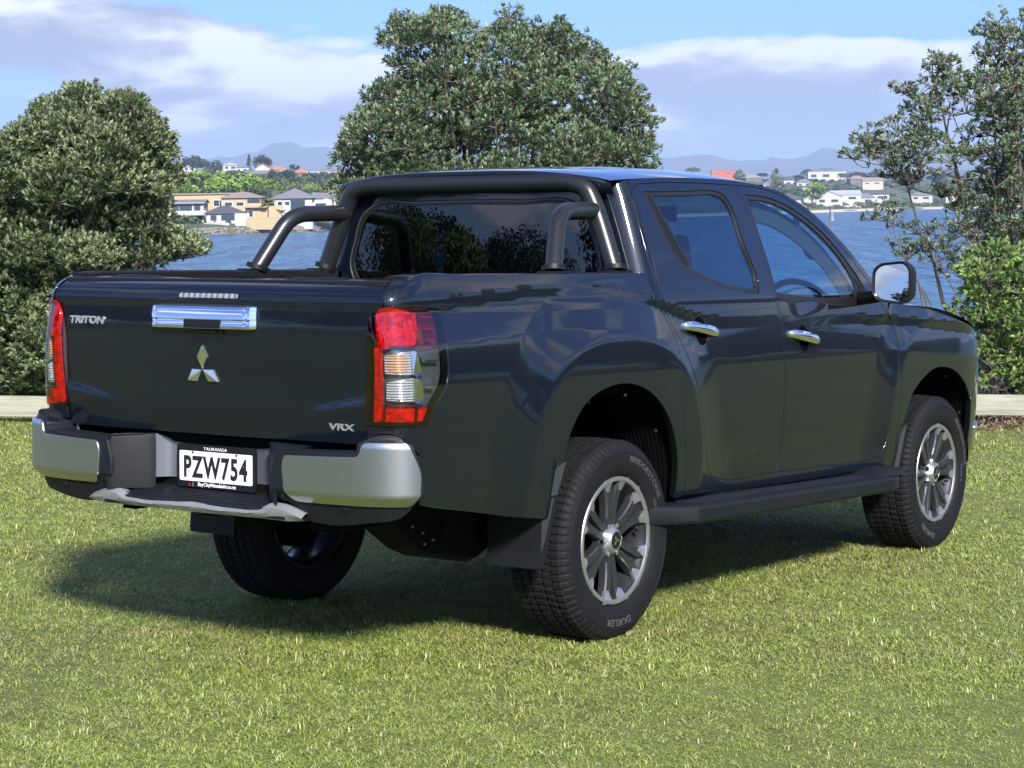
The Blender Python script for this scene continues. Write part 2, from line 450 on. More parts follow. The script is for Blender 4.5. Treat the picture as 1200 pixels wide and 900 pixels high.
def fnormal(fn, uv, flip):
    e = 2e-3
    du = fn(uv[:, 0]+e, uv[:, 1]) - fn(uv[:, 0]-e, uv[:, 1]); dv = fn(uv[:, 0], uv[:, 1]+e) - fn(uv[:, 0], uv[:, 1]-e)
    n = np.cross(du, dv); n /= np.linalg.norm(n, axis=1)[:, None] + 1e-12
    return -n if flip else n
def panel(name, outline, fn, mats, parent, holes=(), off=0., flip=False, step=.03, thick=.02, gap=.0025, bev=.003,
          mirror=False, raw=False, edge=.012, label=None, stretch=1.):
    polys = [offs(np.array([q[:2] for q in p], float) if raw else smooth(p, edge), d) for p, d in [(outline, gap)] + [(h, -gap) for h in holes]]
    lo = polys[0].min(0); hi = polys[0].max(0)
    gx, gy = np.meshgrid(np.arange(lo[0], hi[0], step), np.arange(lo[1], hi[1], step*.87*stretch))
    gx = gx + (np.arange(gx.shape[0]) % 2)[:, None]*step*.5
    g = np.stack([gx.ravel(), gy.ravel()], 1) + rng.normal(0, step*.01, (gx.size, 2))
    ok = inside(g, polys[0]) & (bdist(g, polys[0]) > step*.45)
    for h in polys[1:]: ok &= ~inside(g, h) & (bdist(g, h) > step*.45)
    g = g[ok]
    allp = np.concatenate(polys + [g]); edges = []; b = 0
    for p in polys: edges += [(b+i, b+(i+1) % len(p)) for i in range(len(p))]; b += len(p)
    vs, _, fs, ov, _, _ = delaunay_2d_cdt([Vector(p) for p in allp], edges, [], 0, 1e-6)
    uv = np.array([tuple(v) for v in vs]); F = np.array([f for f in fs if len(f) == 3])
    cen = uv[F].mean(1); k = inside(cen, polys[0])
    for h in polys[1:]: k &= ~inside(cen, h)
    F = F[k]
    N = fnormal(fn, uv, flip); P = fn(uv[:, 0], uv[:, 1]) + N*off
    a = uv[F]; ar = (a[:, 1, 0]-a[:, 0, 0])*(a[:, 2, 1]-a[:, 0, 1]) - (a[:, 2, 0]-a[:, 0, 0])*(a[:, 1, 1]-a[:, 0, 1])
    sgn = -1 if flip else 1
    F = np.where((ar*sgn > 0)[:, None], F, F[:, ::-1])
    V = [P]; NN = [N]; FF = [tuple(f) for f in F]; b = len(P); MI = [0]*len(FF)
    for pi, p in enumerate(polys):
        q = offs(p, -bev if pi == 0 else bev)
        n = len(p); n0 = fnormal(fn, p, flip); p0 = fn(p[:, 0], p[:, 1]) + n0*off
        q0 = fn(q[:, 0], q[:, 1]) + n0*off
        T = q0 - p0; T -= n0*np.sum(T*n0, 1)[:, None]; T /= np.linalg.norm(T, axis=1)[:, None] + 1e-12
        r1 = p0 + T*bev*.9 - n0*bev*.9; r2 = r1 - n0*max(thick-bev, .001)
        V += [p0, r1, r2]; nt = n0*.35 + T; nt /= np.linalg.norm(nt, axis=1)[:, None]
        NN += [n0, nt, T]
        cw = (area(p) > 0) == (pi == 0)
        if flip: cw = not cw
        for i in range(n):
            j = (i+1) % n
            for r in (0, 1):
                f = (b+r*n+i, b+(r+1)*n+i, b+(r+1)*n+j, b+r*n+j)
                FF.append(f if cw else f[::-1]); MI.append(r)
        b += 3*n
    V = np.concatenate(V); NN = np.concatenate(NN)
    if mirror: V = V*[1, -1, 1]; NN = NN*[1, -1, 1]; FF = [f[::-1] for f in FF]
    me = bpy.data.meshes.new(name); me.from_pydata(V.tolist(), [], FF)
    if mats is PAINT: mats = [PAINT, LINER_AND_SHADE]; me.polygons.foreach_set('material_index', MI)  # panel edges coloured black, painting in the shade of the shut lines
    me.shade_smooth(); me.normals_split_custom_set_from_vertices(NN.tolist())
    o = link(name, me, mats, parent)
    if label: o['label'] = label
    return o
def rrect(x0, y0, x1, y1, r, n=5):
    out = []
    for cx, cy, a0 in ((x1-r, y1-r, 0), (x0+r, y1-r, 90), (x0+r, y0+r, 180), (x1-r, y0+r, 270)):
        for k in range(n+1):
            a = math.radians(a0 + 90*k/n); out.append((cx + r*math.cos(a), cy + r*math.sin(a)))
    return out
def text_mesh(s, size, extrude=0., shear=0., spacing=1., offset=0., bevel=0.):
    cu = bpy.data.curves.new('t', 'FONT'); cu.body = s; cu.size = size; cu.extrude = extrude; cu.shear = shear
    cu.space_character = spacing; cu.offset = offset; cu.bevel_depth = bevel; cu.resolution_u = 4
    cu.align_x = 'CENTER'; cu.align_y = 'CENTER'
    o = bpy.data.objects.new('t', cu); C.objects.link(o)
    dg = bpy.context.evaluated_depsgraph_get(); me = bpy.data.meshes.new_from_object(o.evaluated_get(dg))
    bpy.data.objects.remove(o); bpy.data.curves.remove(cu)
    return me
def text_on(name, s, size, fn, m, parent, extrude=.0008, sx=1., sy=1., **kw):
    """text whose (x, y, z) vertices are placed by fn(array) -> array"""
    me = text_mesh(s, size, extrude, **kw); n = len(me.vertices); co = np.empty(n*3); me.vertices.foreach_get('co', co)
    co = co.reshape(-1, 3); mid = (co[:, :2].max(0) + co[:, :2].min(0))/2; co[:, :2] -= mid; co[:, 0] *= sx; co[:, 1] *= sy
    P = fn(co); me.vertices.foreach_set('co', np.asarray(P, float).ravel()); me.materials.clear(); me.update()
    me.name = name
    return link(name, me, m, parent)
# ------------------------------------------------------------------ the ute
UTE = empty('pickup_truck', Q4.copy())
tag(UTE, 'dark graphite double cab pickup truck with black sports bar parked on the grass', 'pickup truck')
def both(fnc, *a, **k):
    r = []
    for mi in (False, True): r.append(fnc(*a, mirror=mi, **k))
    return r
# outlines in (length, height)
BED = [(-1.323, 1.300, 1), (-1.329, 1.345), (-1.319, 1.370), (-1.25, 1.388), (-.83, 1.396), (.283, 1.392, 1), (.300, 1.33), (.330, 1.27), (.385, 1.192),
       (.418, 1.057), (.430, .889), (.472, .716), (.505, .505, 1), (.430, .497, 1), (.418, .652), (.347, .810), (.232, .913), (.075, .971),
       (-.123, .968), (-.262, .919), (-.349, .833), (-.405, .703), (-.446, .535), (-.470, .510, 1), (-.661, .536), (-.87, .573), (-1.225, .632, 1),
       (-1.222, .725), (-1.260, .815), (-1.30, .842), (-1.432, .851, 1), (-1.428, .897, 1), (-1.187, .898, 1), (-1.140, .962), (-1.077, 1.031),
       (-1.064, 1.159), (-1.066, 1.255), (-1.078, 1.289, 1), (-1.321, 1.293, 1)]
LAMP = [(-1.373, 1.262), (-1.345, 1.286), (-1.315, 1.292), (-1.078, 1.288, 1), (-1.066, 1.255), (-1.064, 1.159), (-1.077, 1.031), (-1.140, .962), (-1.187, .899, 1),
        (-1.428, .897, 1), (-1.428, .99), (-1.417, 1.065), (-1.395, 1.20)]
CABSIDE = [(.290, 1.385, 1), (.300, 1.33), (.330, 1.27), (.385, 1.192), (.418, 1.057), (.430, .889), (.472, .716), (.508, .505, 1), (1.27, .472), (2.36, .452), (2.50, .445, 1),
           (2.485, .53), (2.478, .63), (2.484, .75), (2.492, .90), (2.484, .975), (2.455, 1.138), (2.415, 1.20), (2.43, 1.238, 1)]
rz = [(2.28, 1.372), (2.07, 1.540), (1.79, 1.697), (1.5, 1.764), (1.25, 1.784), (1.0, 1.786), (.5, 1.772), (.30, 1.757), (.20, 1.748), (.155, 1.742, 1), (.155, 1.6), (.155, 1.385, 1)]
CABSIDE += rz
RDOOR = [(.352, 1.715), (.395, 1.740), (.505, 1.752), (.8, 1.764), (1.207, 1.766, 1), (1.232, 1.717), (1.255, 1.50), (1.288, 1.33), (1.323, 1.186), (1.339, .983), (1.345, .724), (1.338, .545), (1.325, .524, 1), (.770, .553), (.715, .572), (.672, .63),
         (.640, .720), (.598, .844), (.548, .960), (.482, 1.071), (.405, 1.200), (.362, 1.293), (.338, 1.40), (.332, 1.527), (.338, 1.64)]
FDOOR = [(1.222, 1.766, 1), (1.4, 1.762), (1.557, 1.744), (1.791, 1.668), (2.03, 1.530), (2.225, 1.372), (2.33, 1.262), (2.374, 1.221, 1), (2.412, 1.185), (2.442, 1.120), (2.470, .975), (2.452, .86), (2.414, .694), (2.385, .595), (2.345, .530), (2.27, .500), (2.18, .500),
         (1.340, .523, 1), (1.353, .545), (1.360, .724), (1.354, .983), (1.338, 1.186), (1.303, 1.33), (1.270, 1.50), (1.247, 1.717)]
RWIN = [(.440, 1.715, 1), (.8, 1.727), (1.040, 1.731), (1.085, 1.722), (1.118, 1.690), (1.150, 1.50), (1.176, 1.34), (1.165, 1.312), (1.10, 1.308), (.994, 1.317), (.86, 1.338), (.74, 1.365), (.64, 1.392), (.575, 1.418), (.528, 1.462)]
RGLASS = [(.505, 1.703, 1), (.8, 1.712), (1.035, 1.716), (1.070, 1.709), (1.100, 1.682), (1.133, 1.50), (1.158, 1.345), (1.148, 1.328), (1.09, 1.326), (.994, 1.334), (.86, 1.354), (.74, 1.382), (.660, 1.408, 1)]
RQUART = [(.462, 1.703, 1), (.487, 1.703, 1), (.642, 1.414, 1), (.60, 1.430), (.552, 1.476)]
FWIN = [(1.284, 1.725, 1), (1.45, 1.720), (1.60, 1.697), (1.75, 1.650), (1.93, 1.560), (2.08, 1.440), (2.165, 1.35), (2.20, 1.285), (2.19, 1.245), (2.14, 1.240), (1.635, 1.263), (1.325, 1.290), (1.303, 1.305), (1.308, 1.40), (1.292, 1.56)]
FGLASS = [(1.302, 1.708, 1), (1.45, 1.703), (1.59, 1.681), (1.735, 1.634), (1.90, 1.552), (2.04, 1.440), (2.10, 1.36), (2.125, 1.275, 1), (1.635, 1.280), (1.322, 1.307, 1), (1.325, 1.40), (1.31, 1.56)]
FSAIL = [(2.118, 1.362), (2.15, 1.335), (2.182, 1.285), (2.174, 1.260), (2.148, 1.257, 1), (2.138, 1.277, 1)]
FENDER = [(2.415, 1.20, 1), (2.44, 1.225), (2.638, 1.226), (2.917, 1.208), (3.123, 1.172), (3.20, 1.145), (3.42, 1.10), (3.60, 1.05, 1), (3.62, .95), (3.60, .86, 1), (3.45, .80), (3.375, .735, 1), (3.364, .742, 1), (3.30, .80), (3.205, .860), (3.10, .898), (2.984, .913), (2.87, .908), (2.779, .880), (2.70, .846), (2.627, .796), (2.58, .73),
          (2.536, .645), (2.508, .431, 1), (2.500, .425, 1), (2.490, .53), (2.483, .63), (2.489, .75), (2.497, .90), (2.489, .975), (2.460, 1.138)]
FBUMP = [(3.385, .735, 1), (3.45, .79), (3.60, .85, 1), (3.78, .84), (3.90, .83, 1), (3.90, .6, 1), (3.86, .45), (3.78, .36), (3.6, .33), (3.44, .355, 1), (3.415, .50), (3.41, .60), (3.395, .68)]
# bed sides, cab sides, doors, fenders
for mi in (False, True):
    panel('bed_side', BED, side, PAINT, UTE, mirror=mi, step=.013, thick=.03, gap=.0035)
    panel('cab_side', CABSIDE, cab, PAINT, UTE, holes=[RDOOR, FDOOR], mirror=mi, step=.013, thick=.03, gap=.002)
    for nm, out, win, gl, gm in (('rear_door', RDOOR, RWIN, RGLASS, GLASS_PRIV), ('front_door', FDOOR, FWIN, FGLASS, GLASS_CLEAR)):
        dr = panel(nm, out, cab, PAINT, UTE, holes=[win], mirror=mi, step=.013, thick=.03, gap=.0038)
        hl = [gl] + ([RQUART] if nm == 'rear_door' else [FSAIL])
        panel('window_trim', win, cab, RUBBER, dr, holes=hl, mirror=mi, off=-.004, thick=.015, gap=.0008, bev=.0015)
        panel('window_glass', gl, cab, gm, dr, mirror=mi, off=-.009, thick=.003, gap=.0, bev=.001)
        panel('corner_panel', hl[1], cab, DARKTRIM, dr, mirror=mi, off=-.007, thick=.008, gap=0, bev=.001)
        if nm == 'front_door':
            ins_ = [(1.318, 1.63, 1), (1.45, 1.628), (1.57, 1.608), (1.70, 1.565), (1.85, 1.49), (1.975, 1.395), (2.05, 1.30), (2.07, 1.262, 1), (1.635, 1.274), (1.322, 1.298, 1)]
            panel('pillar_trim', [(1.27, 1.725, 1), (1.45, 1.722), (1.60, 1.697), (1.75, 1.650), (1.93, 1.560), (2.08, 1.440), (2.165, 1.35), (2.20, 1.285), (2.19, 1.24, 1), (1.635, 1.255), (1.29, 1.285, 1)], cab, INTERIOR, dr, holes=[ins_], mirror=mi, off=-.055, thick=.01, gap=0, step=.04)
        # inner skin, so that no light leaks through the shut lines
        panel('door_lining', [(x, z) + tuple(r) for x, z, *r in (
            [(.50, 1.29, 1), (1.26, 1.27, 1), (1.29, .55, 1), (.70, .57, 1), (.62, .9)] if nm == 'rear_door' else
            [(1.30, 1.27, 1), (2.25, 1.20, 1), (2.40, 1.0), (2.30, .52, 1), (1.30, .54, 1)])], cab, INTERIOR, dr, mirror=mi, off=-.06, thick=.004)
        # handle: chrome grip over a flat dark disc for the cup
        hx, hz, L = (.632, 1.164, .265) if nm == 'rear_door' else (1.520, 1.106, .272)
        sl = -.16
        def hp(u, v, w, hx=hx, hz=hz):
            x = hx + u; z = hz + v + sl*u*.9
            P = cab(np.array([x]), np.array([z]))[0]; n = fnormal(cab, np.array([[x, z]]), False)[0]
            return P + n*w
        g = []
        for i in range(25):
            t = i/24; u = (t-.5)*L; s = math.sin(math.pi*min(max(t, 0), 1))**.35
            hh = .0225*(.55+.45*s); out_ = .006 + .034*math.sin(math.pi*t)**.42
            g.append([hp(u, hh*math.cos(a), out_ - .013 + .013*math.sin(a)) for a in np.linspace(0, 2*math.pi, 14)[:-1]])
        mb = MB(); mb.grid(np.array(g), closed=True); mb.f.append(tuple(range(13))); mb.m.append(0)
        mb.f.append(tuple(24*13+k for k in range(13))); mb.m.append(0)
        mb.build('door_handle', CHROME, dr, smooth=True, mirror=mi)
        # flat black disc behind the grip, the cup's shade put into its colour
        g = []
        for i in range(9):
            r = i/8
            g.append([hp(.004 + .046*r*math.cos(a), -.004 + (.058)*r*math.sin(a), .0012) for a in np.linspace(0, 2*math.pi, 29)[:-1]])
        mb = MB(); mb.grid(np.array(g), closed=True); mb.build('handle_cup_shade', LINER_AND_SHADE, dr, mirror=mi)
        if nm == 'front_door':
            mb = MB(); g = [[hp(-.082 + .007*r*math.cos(a), .001 + .007*r*math.sin(a), .0275) for a in np.linspace(0, 2*math.pi, 17)[:-1]] for r in (.01, 1)]
            mb.grid(np.array(g), closed=True); mb.build('key_lock', DARKTRIM, dr, mirror=mi)
    panel('front_fender', FENDER, side, PAINT, UTE, mirror=mi, step=.013, thick=.03)
    panel('front_bumper_corner', FBUMP, side, PAINT, UTE, mirror=mi, step=.03, thick=.03)
    # wheel arch liners
    for xw, cx in ((0, -.008), (3., 2.96)):
        g = []
        R_ = [(cx + sx*.455, z) for sx, z in ()] 
        arc = [(math.cos(a), math.sin(a)) for a in np.linspace(0, math.pi, 40)]
        for k, y in enumerate([.868, .86] + list(np.linspace(.85, .42, 44))):
            rr = 1.0 + (.02 if k > 0 else 0) + (.006*(k % 2) if k > 2 else 0)
            row = [(cx + .46*rr*abs(c_)**.85*np.sign(c_)*(1 if xw == 0 else 1.02), -y, .50 + .478*rr*s_**.85 - (.03 if xw else 0)) for c_, s_ in arc]
            row = [(row[0][0], row[0][1], .40)] + row + [(row[-1][0], row[-1][1], .40)]
            g.append(row)
        mb = MB(); mb.grid(np.array(g)); 
        mb.add([g[-1][0]] + g[-1][1:], [tuple(range(len(g[-1])))])
        mb.build('wheel_arch_liner', LINER_AND_SHADE, UTE, mirror=mi)
        for a in ([38, 75, 110] if xw == 0 else [-5, 25, 60, 95]):
            c_, s_ = math.cos(math.radians(a)), math.sin(math.radians(a))
            z = .50 + .45*max(s_, -.3) - (.03 if xw else 0) ; x = cx + .437*c_
            MB().tube([(x, -.845, z), (x-.012*c_, -.845, z-.012*s_)], .0065, 8).build('liner_clip', GUNMETAL, UTE, mirror=mi)
# roof, windscreen, bonnet and nose
def grid_panel(name, fn, us, vs, m, parent, thick=.0):
    U, V_ = np.meshgrid(us, vs, indexing='ij'); P = fn(U, V_)
    mb = MB(); mb.grid(P); o = mb.build(name, m, parent, smooth=True, angle=50); return o
def roof_full(u, s):
    P = roof(u, 1-np.abs(s)); P[..., 1] *= np.where(s > 0, -1, 1)
    P[..., 1] = -np.sign(s)*np.abs(P[..., 1])
    # two shallow pressed channels
    P[..., 2] -= .004*np.exp(-((np.abs(s)-.55)/.05)**2)*sstep((u-.35)/.1)
    return P
us = np.concatenate([np.linspace(.215, 1.5, 60), np.linspace(1.52, 1.70, 10)])
rf = grid_panel('roof', roof_full, us, np.concatenate([np.linspace(-1, 1, 81)]), PAINT, UTE)
# rear edge of the roof rolls down to the back wall
def rroll(a, s):
    P = roof_full(np.full_like(s, .215), s); c = np.abs(P[..., 1])
    k = np.clip((c-.55)/.14, 0, 1)
    P[..., 0] += -.05*np.sin(a) - .01 + .06*(1-np.cos(a)) + .05*k*k ; P[..., 2] -= .055*(1-np.cos(a))
    return P
grid_panel('roof_edge', lambda a, s: rroll(a, s), np.linspace(0, math.pi/2, 10), np.linspace(-.985, .985, 81), PAINT, UTE)
# roof antenna
MB().tube([(1.62, 0, 1.80), (1.60, 0, 1.815)], [.022, .012], 12).tube([(1.605, 0, 1.81), (1.46, 0, 1.965)], [.0045, .003], 8).build('roof_antenna', BLACKTRIM, UTE, smooth=True)
def ws(t, s):
    # windscreen: from the roof front edge down to the cowl
    xs = 1.62 + .95*t
    zr = railz(np.minimum(xs, 2.46)); yr = W(np.minimum(xs, 2.46), zr)
    zt = roof(np.full_like(s, 1.62), 1-np.abs(s))
    z0 = zt[..., 2]; z = z0 + (1.225 - z0)*t**1.08
    y = yr*.97*s; x = xs + .10*(1-s*s)*(.4+.6*t) - .02
    z = np.where(np.abs(s) > .999, zr, z)
    return np.stack([x + 0*y, -y, z], -1)
grid_panel('windscreen', lambda t, s: ws(t, s), np.linspace(0, .93, 20), np.linspace(-.96, .96, 31), GLASS_CLEAR, UTE)
for sg in (1, -1):
    A = [Vector((x, -sg*(float(W(x, z))-.035), z-.012)) for x, z in ((1.50, 1.76), (1.79, 1.690), (2.07, 1.533), (2.28, 1.365), (2.46, 1.215))]
    MB().tube(bezier(A, .1), .03, 10).build('windscreen_pillar', PAINT, UTE, smooth=True)
def hood(x, s):
    zf = _interp(x, [2.42, 2.64, 2.92, 3.12, 3.45, 3.7, 3.84], [1.2205, 1.2225, 1.2035, 1.167, 1.089, 1.008, .915])
    w = W(np.minimum(x, 3.7), np.minimum(zf, 1.22)) * _interp(x, [2.4, 3.5, 3.84], [.999, .996, .93])
    y = w*s
    z = zf + .055*(1-np.abs(s)**2.5) + .012*np.exp(-((np.abs(s)-.62)/.08)**2)
    return np.stack([x + .05*(1-s*s)*sstep((x-3.3)/.5), -y, z], -1)
grid_panel('bonnet', hood, np.linspace(2.44, 3.84, 50), np.linspace(-1, 1, 61), PAINT, UTE)
def nose(z, s):
    x = _interp(z, [.34, .45, .60, .80, 1.0, 1.03], [3.72, 3.84, 3.88, 3.86, 3.84, 3.80])
    return np.stack([x - .16*np.abs(s)**3.2 - .02*0, -.60*s, z + 0*s], -1)
nz = grid_panel('front_fascia', nose, np.linspace(.34, 1.0, 16), np.linspace(-1, 1, 31), BLACKTRIM, UTE)
for sg in (1, -1):
    MB().box((3.62, -.1, -.05), (3.80, .1, .05), Matrix.Translation((0, sg*.64, 1.03)), .02).build('headlamp', CHROME, UTE)
    MB().tube([(3.66, sg*.72, .80), (3.84, sg*.52, .56), (3.80, sg*.5, .42)], .022, 8).build('chrome_shield', CHROME, UTE)
# visible chrome clip at the outer end of the front bumper
for mi in (False, True):
    panel('bumper_chrome', [(3.52, .58, 1), (3.62, .60, 1), (3.66, .52), (3.60, .44, 1), (3.54, .50)], side, CHROME, UTE, mirror=mi, off=.012, thick=.02)
# ------------------------------------------------------------------ tailgate
TG = [(0, 1.379), (.69, 1.377), (.742, 1.372), (.765, 1.355), (.783, 1.320), (.780, 1.296), (.760, 1.276), (.738, 1.245), (.7275, 1.20), (.722, 1.0), (.716, .828, 1)]
TGO = [(-y, z) + tuple(r) for y, z, *r in TG[::-1]] + TG[1:]
tg = panel('tailgate', TGO, tail, PAINT, UTE, flip=True, step=.014, thick=.045, gap=.004)
mb = MB(); mb.box((-1.262, -.70, .86), (-1.235, .70, 1.345), ch=.006); mb.box((-1.262, -.758, 1.338), (-1.195, .758, 1.376), ch=.008)
mb.build('tailgate_inner', BLACKTRIM, tg, smooth=True)
def tgp(y, z, w=0.):
    y = np.asarray(y, float); z = np.asarray(z, float); P = tail(y, z)
    n = fnormal(tail, np.stack([y.ravel(), z.ravel()], 1), True).reshape(P.shape)
    return P + n*np.asarray(w)[..., None] if np.ndim(w) else P + n*w
# chrome handle: a hood that hangs over the pull
g = []
HZ = [(1.284, .002), (1.286, .014), (1.282, .024), (1.262, .030), (1.238, .031), (1.2375, .026), (1.2265, .0255), (1.212, .030), (1.204, .027), (1.202, .016), (1.205, .002)]
for i in range(33):
    y = -.246 + .492*i/32; e = min(1, (min(i, 32-i)/1.6 + .25)); e = min(e, 1)
    zc = 1.243
    g.append([tgp(y, zc + (z-zc)*(1 if e > .9 else .93+.07*e), .001 + w*e) for z, w in HZ])
mb = MB(); mb.grid(np.array(g)); mb.add(g[0], [tuple(range(len(HZ)))]); mb.add(g[-1], [tuple(range(len(HZ)))])
h = mb.build('tailgate_handle', CHROME, tg, smooth=True, angle=28)
panel('camera_window', rrect(-.098, 1.206, .070, 1.234, .003, 2), lambda y, z: tgp(y, z), BLACKGLOSS, h, flip=True, off=.0325, thick=.006, raw=True, gap=0, bev=.001)
# pull pocket below the handle
pk = panel('pull_pocket', rrect(-.098, 1.163, .082, 1.205, .020), tail, BLACKTRIM, tg, flip=True, off=.003, thick=.003, raw=True, gap=0, bev=.002)
panel('pocket_recess', rrect(-.086, 1.172, .070, 1.204, .013), tail, BLACKGLOSS, pk, flip=True, off=.0055, thick=.002, raw=True, gap=0, bev=.001)
mb = MB(); mb.box((-.012, -.045, -.004), (.004, .045, .004), Matrix.Translation((-1.328, -.02, 1.195)), .003); mb.build('pull_lever', DARKTRIM, pk)
panel('high_brake_light', rrect(-.153, 1.3105, .122, 1.3245, .006), tail, LEDM, tg, flip=True, off=.0022, thick=.003, raw=True, gap=0, bev=.0012, step=.01)
# three-diamond emblem, each diamond with a folded face
sd = .0493; cz = 1.0175 + sd*math.sqrt(3)/2; cy = .009
for k, a in enumerate((90, 210, 330)):
    a = math.radians(a); u = np.array([math.cos(a), math.sin(a)]); v = np.array([-u[1], u[0]])
    pts2 = [np.zeros(2), u*sd*math.sqrt(3)/2 + v*sd/2, u*sd*math.sqrt(3), u*sd*math.sqrt(3)/2 - v*sd/2]
    def em(p, w): return tgp(cy - p[0], cz + p[1], w)
    c = u*sd*math.sqrt(3)/2
    vs = [em(c + (p-c)*.985, .000) for p in pts2] + [em(c + (p-c)*.97, .006) for p in pts2] + [em(pts2[0]*1+u*.004, .0085), em(pts2[2]-u*.004, .0085)]
    fs = [(0, 1, 5, 4), (1, 2, 6, 5), (2, 3, 7, 6), (3, 0, 4, 7), (4, 5, 8), (5, 9, 8), (5, 6, 9), (6, 7, 9), (7, 8, 9), (7, 4, 8)]
    mb = MB(); mb.add(vs, fs); mb.build('emblem_diamond', CHROME, tg)
def on_gate(y0, z0, rot=0.):
    def f(co):
        c, s = math.cos(rot), math.sin(rot); a = co[:, 0]*c - co[:, 1]*s; b = co[:, 0]*s + co[:, 1]*c
        return tgp(y0 - a, z0 + b, .0015 + co[:, 2])
    return f
text_on('name_badge', 'TRITON', .036, on_gate(.597, 1.221), BADGE, tg, extrude=.0022, sx=1.42, sy=1.0, shear=.18, offset=.0016)
text_on('trim_badge', 'VRX', .036, on_gate(-.606, .887), BADGE, tg, extrude=.0022, sx=1.5, sy=.86, shear=.12, offset=.0008)
# ------------------------------------------------------------------ tray
mb = MB()
mb.box((-1.235, -.72, .90), (-.50, .72, .925)); mb.box((-.50, -.43, .90), (.25, .43, .925))
for k in range(12): mb.box((-1.2, -.66 + k*.115, .925), (.22 if abs(-.635+k*.115) < .4 else -.5, -.61 + k*.115, .935))
mb.box((.225, -.72, .92), (.25, .72, 1.36))
for sg in (1, -1):
    mb.box((-1.235, sg*.72-.012, .995), (.25, sg*.72+.012, 1.37))
    mb.box((-.50, min(sg*.42, sg*.72), .995), (.25, max(sg*.42, sg*.72), 1.12), ch=.03)
mb.build('tray_liner', LINER, UTE)
for mi in (False, True):
    # rail on top of the bed side: body flange then black cap
    g = []
    for u in np.linspace(-1.318, .280, 110):
        zt = float(np.interp(u, [-1.329, -1.319, -1.25, -.83, .283], [1.345, 1.370, 1.388, 1.396, 1.392])) - .0035
        P = side(u, zt); n = fnormal(side, np.array([[u, zt]]), False)[0]; n = np.array([n[0], n[1], 0]); n /= np.linalg.norm(n)
        up_ = np.array([0, 0, 1]); ins = P - n*.045; ins[1] = max(ins[1], -.80) if u > -1.2 else ins[1]; ins[0] = max(ins[0], -1.262)
        g.append([P - n*.001 - up_*.001, P - n*.003 + up_*.0035, P - n*.008 + up_*.0055, (P + ins)/2 + up_*.007, ins + up_*.006, ins - up_*.05])
    MB().grid(np.array(g)).build('bed_side_flange', PAINT, UTE, smooth=True, mirror=mi, angle=70)
    g = []
    for x in np.linspace(-1.20, .250, 40):
        zt = 1.3905 + float(np.interp(x, [-1.20, -1.12], [-.006, 0]))
        g.append([(x, -.795, zt-.004), (x, -.793, zt+.004), (x, -.785, zt+.007), (x, -.715, zt+.006), (x, -.706, zt), (x, -.706, zt-.05)])
    mb = MB().grid(np.array(g)); mb.add(g[0], [tuple(range(6))]); mb.build('tray_rail_cap', LINER, UTE, smooth=True, mirror=mi, angle=40)
    for x in (-.36, -.30, -.12, .06, .12):
        MB().tube([(x, -.712, 1.375), (x, -.698, 1.375)], .011, 8).build('rail_bolt', DARKTRIM, UTE, mirror=mi)
    # tail lamp
    tl = panel('tail_light', LAMP, side, LAMPBACK, UTE, mirror=mi, off=-.034, thick=.02, gap=.002, step=.02)
    top = [(-1.373, 1.262), (-1.345, 1.286), (-1.315, 1.292), (-1.078, 1.288, 1), (-1.066, 1.255), (-1.063, 1.168, 1), (-1.216, 1.166, 1), (-1.352, 1.150), (-1.362, 1.13, 1), (-1.374, .968, 1), (-1.147, .962, 1), (-1.187, .899, 1),
           (-1.428, .897, 1), (-1.428, .99), (-1.417, 1.065), (-1.395, 1.20)]
    clear = [(-1.063, 1.168, 1), (-1.064, 1.12), (-1.077, 1.031), (-1.110, .99), (-1.147, .962, 1), (-1.374, .968, 1), (-1.362, 1.13, 1), (-1.352, 1.150), (-1.216, 1.166, 1)]
    panel('red_lens', top, side, LENS_RED, tl, mirror=mi, off=.006, thick=.012, gap=.0018, bev=.004, step=.02)
    panel('clear_lens', clear, side, LENS_CLEAR, tl, mirror=mi, off=.006, thick=.008, gap=.0, bev=.0005, step=.02)
    panel('brake_reflector', [(-1.352, 1.272), (-1.19, 1.272, 1), (-1.214, 1.172), (-1.318, 1.162, 1), (-1.36, 1.15), (-1.368, 1.20)], side, REDBLOCK, tl, mirror=mi, off=-.006, thick=.02, step=.015)
    panel('light_bar', [(-1.383, 1.16, 1), (-1.362, 1.145, 1), (-1.378, .912, 1), (-1.404, .910, 1)], side, REDBLOCK, tl, mirror=mi, off=-.002, thick=.02, step=.015)
    panel('fog_reflector', [(-1.355, .957, 1), (-1.24, .957, 1), (-1.245, .911, 1), (-1.360, .911, 1)], side, REDBLOCK, tl, mirror=mi, off=-.006, thick=.02, step=.015)
    panel('side_reflector', [(-1.205, .957, 1), (-1.165, .957, 1), (-1.195, .911, 1), (-1.215, .911, 1)], side, REDBLOCK, tl, mirror=mi, off=-.012, thick=.01, step=.015)
    for k in range(3):
        z = 1.262 - k*.038
        panel('marker_strip', [(-1.165+.004*k, z, 1), (-1.095, z-.002, 1), (-1.097, z-.007, 1), (-1.163+.004*k, z-.005, 1)], side, REDBLOCK, tl, mirror=mi, off=-.008, thick=.008, step=.015, bev=.001)
    for nm, z0, mt in (('indicator_reflector', 1.106, AMBERM), ('reversing_reflector', 1.017, CHROMERIB)):
        pts = [(-1.349, z0+.026, 1), (-1.245, z0+.040, 1), (-1.245, z0-.037, 1), (-1.354, z0-.034, 1)]
        bowl = panel(nm, pts, side, CHROMERIB, tl, mirror=mi, off=-.008, thick=.02, step=.01, bev=.004)
        panel('bulb_window', [(-1.333, z0+.020), (-1.268, z0+.024), (-1.268, z0-.024), (-1.335, z0-.022)], side, mt, bowl, mirror=mi, off=-.004, thick=.004, step=.01, bev=.002)
        # chrome shoulder beside the bowl
        vs = []
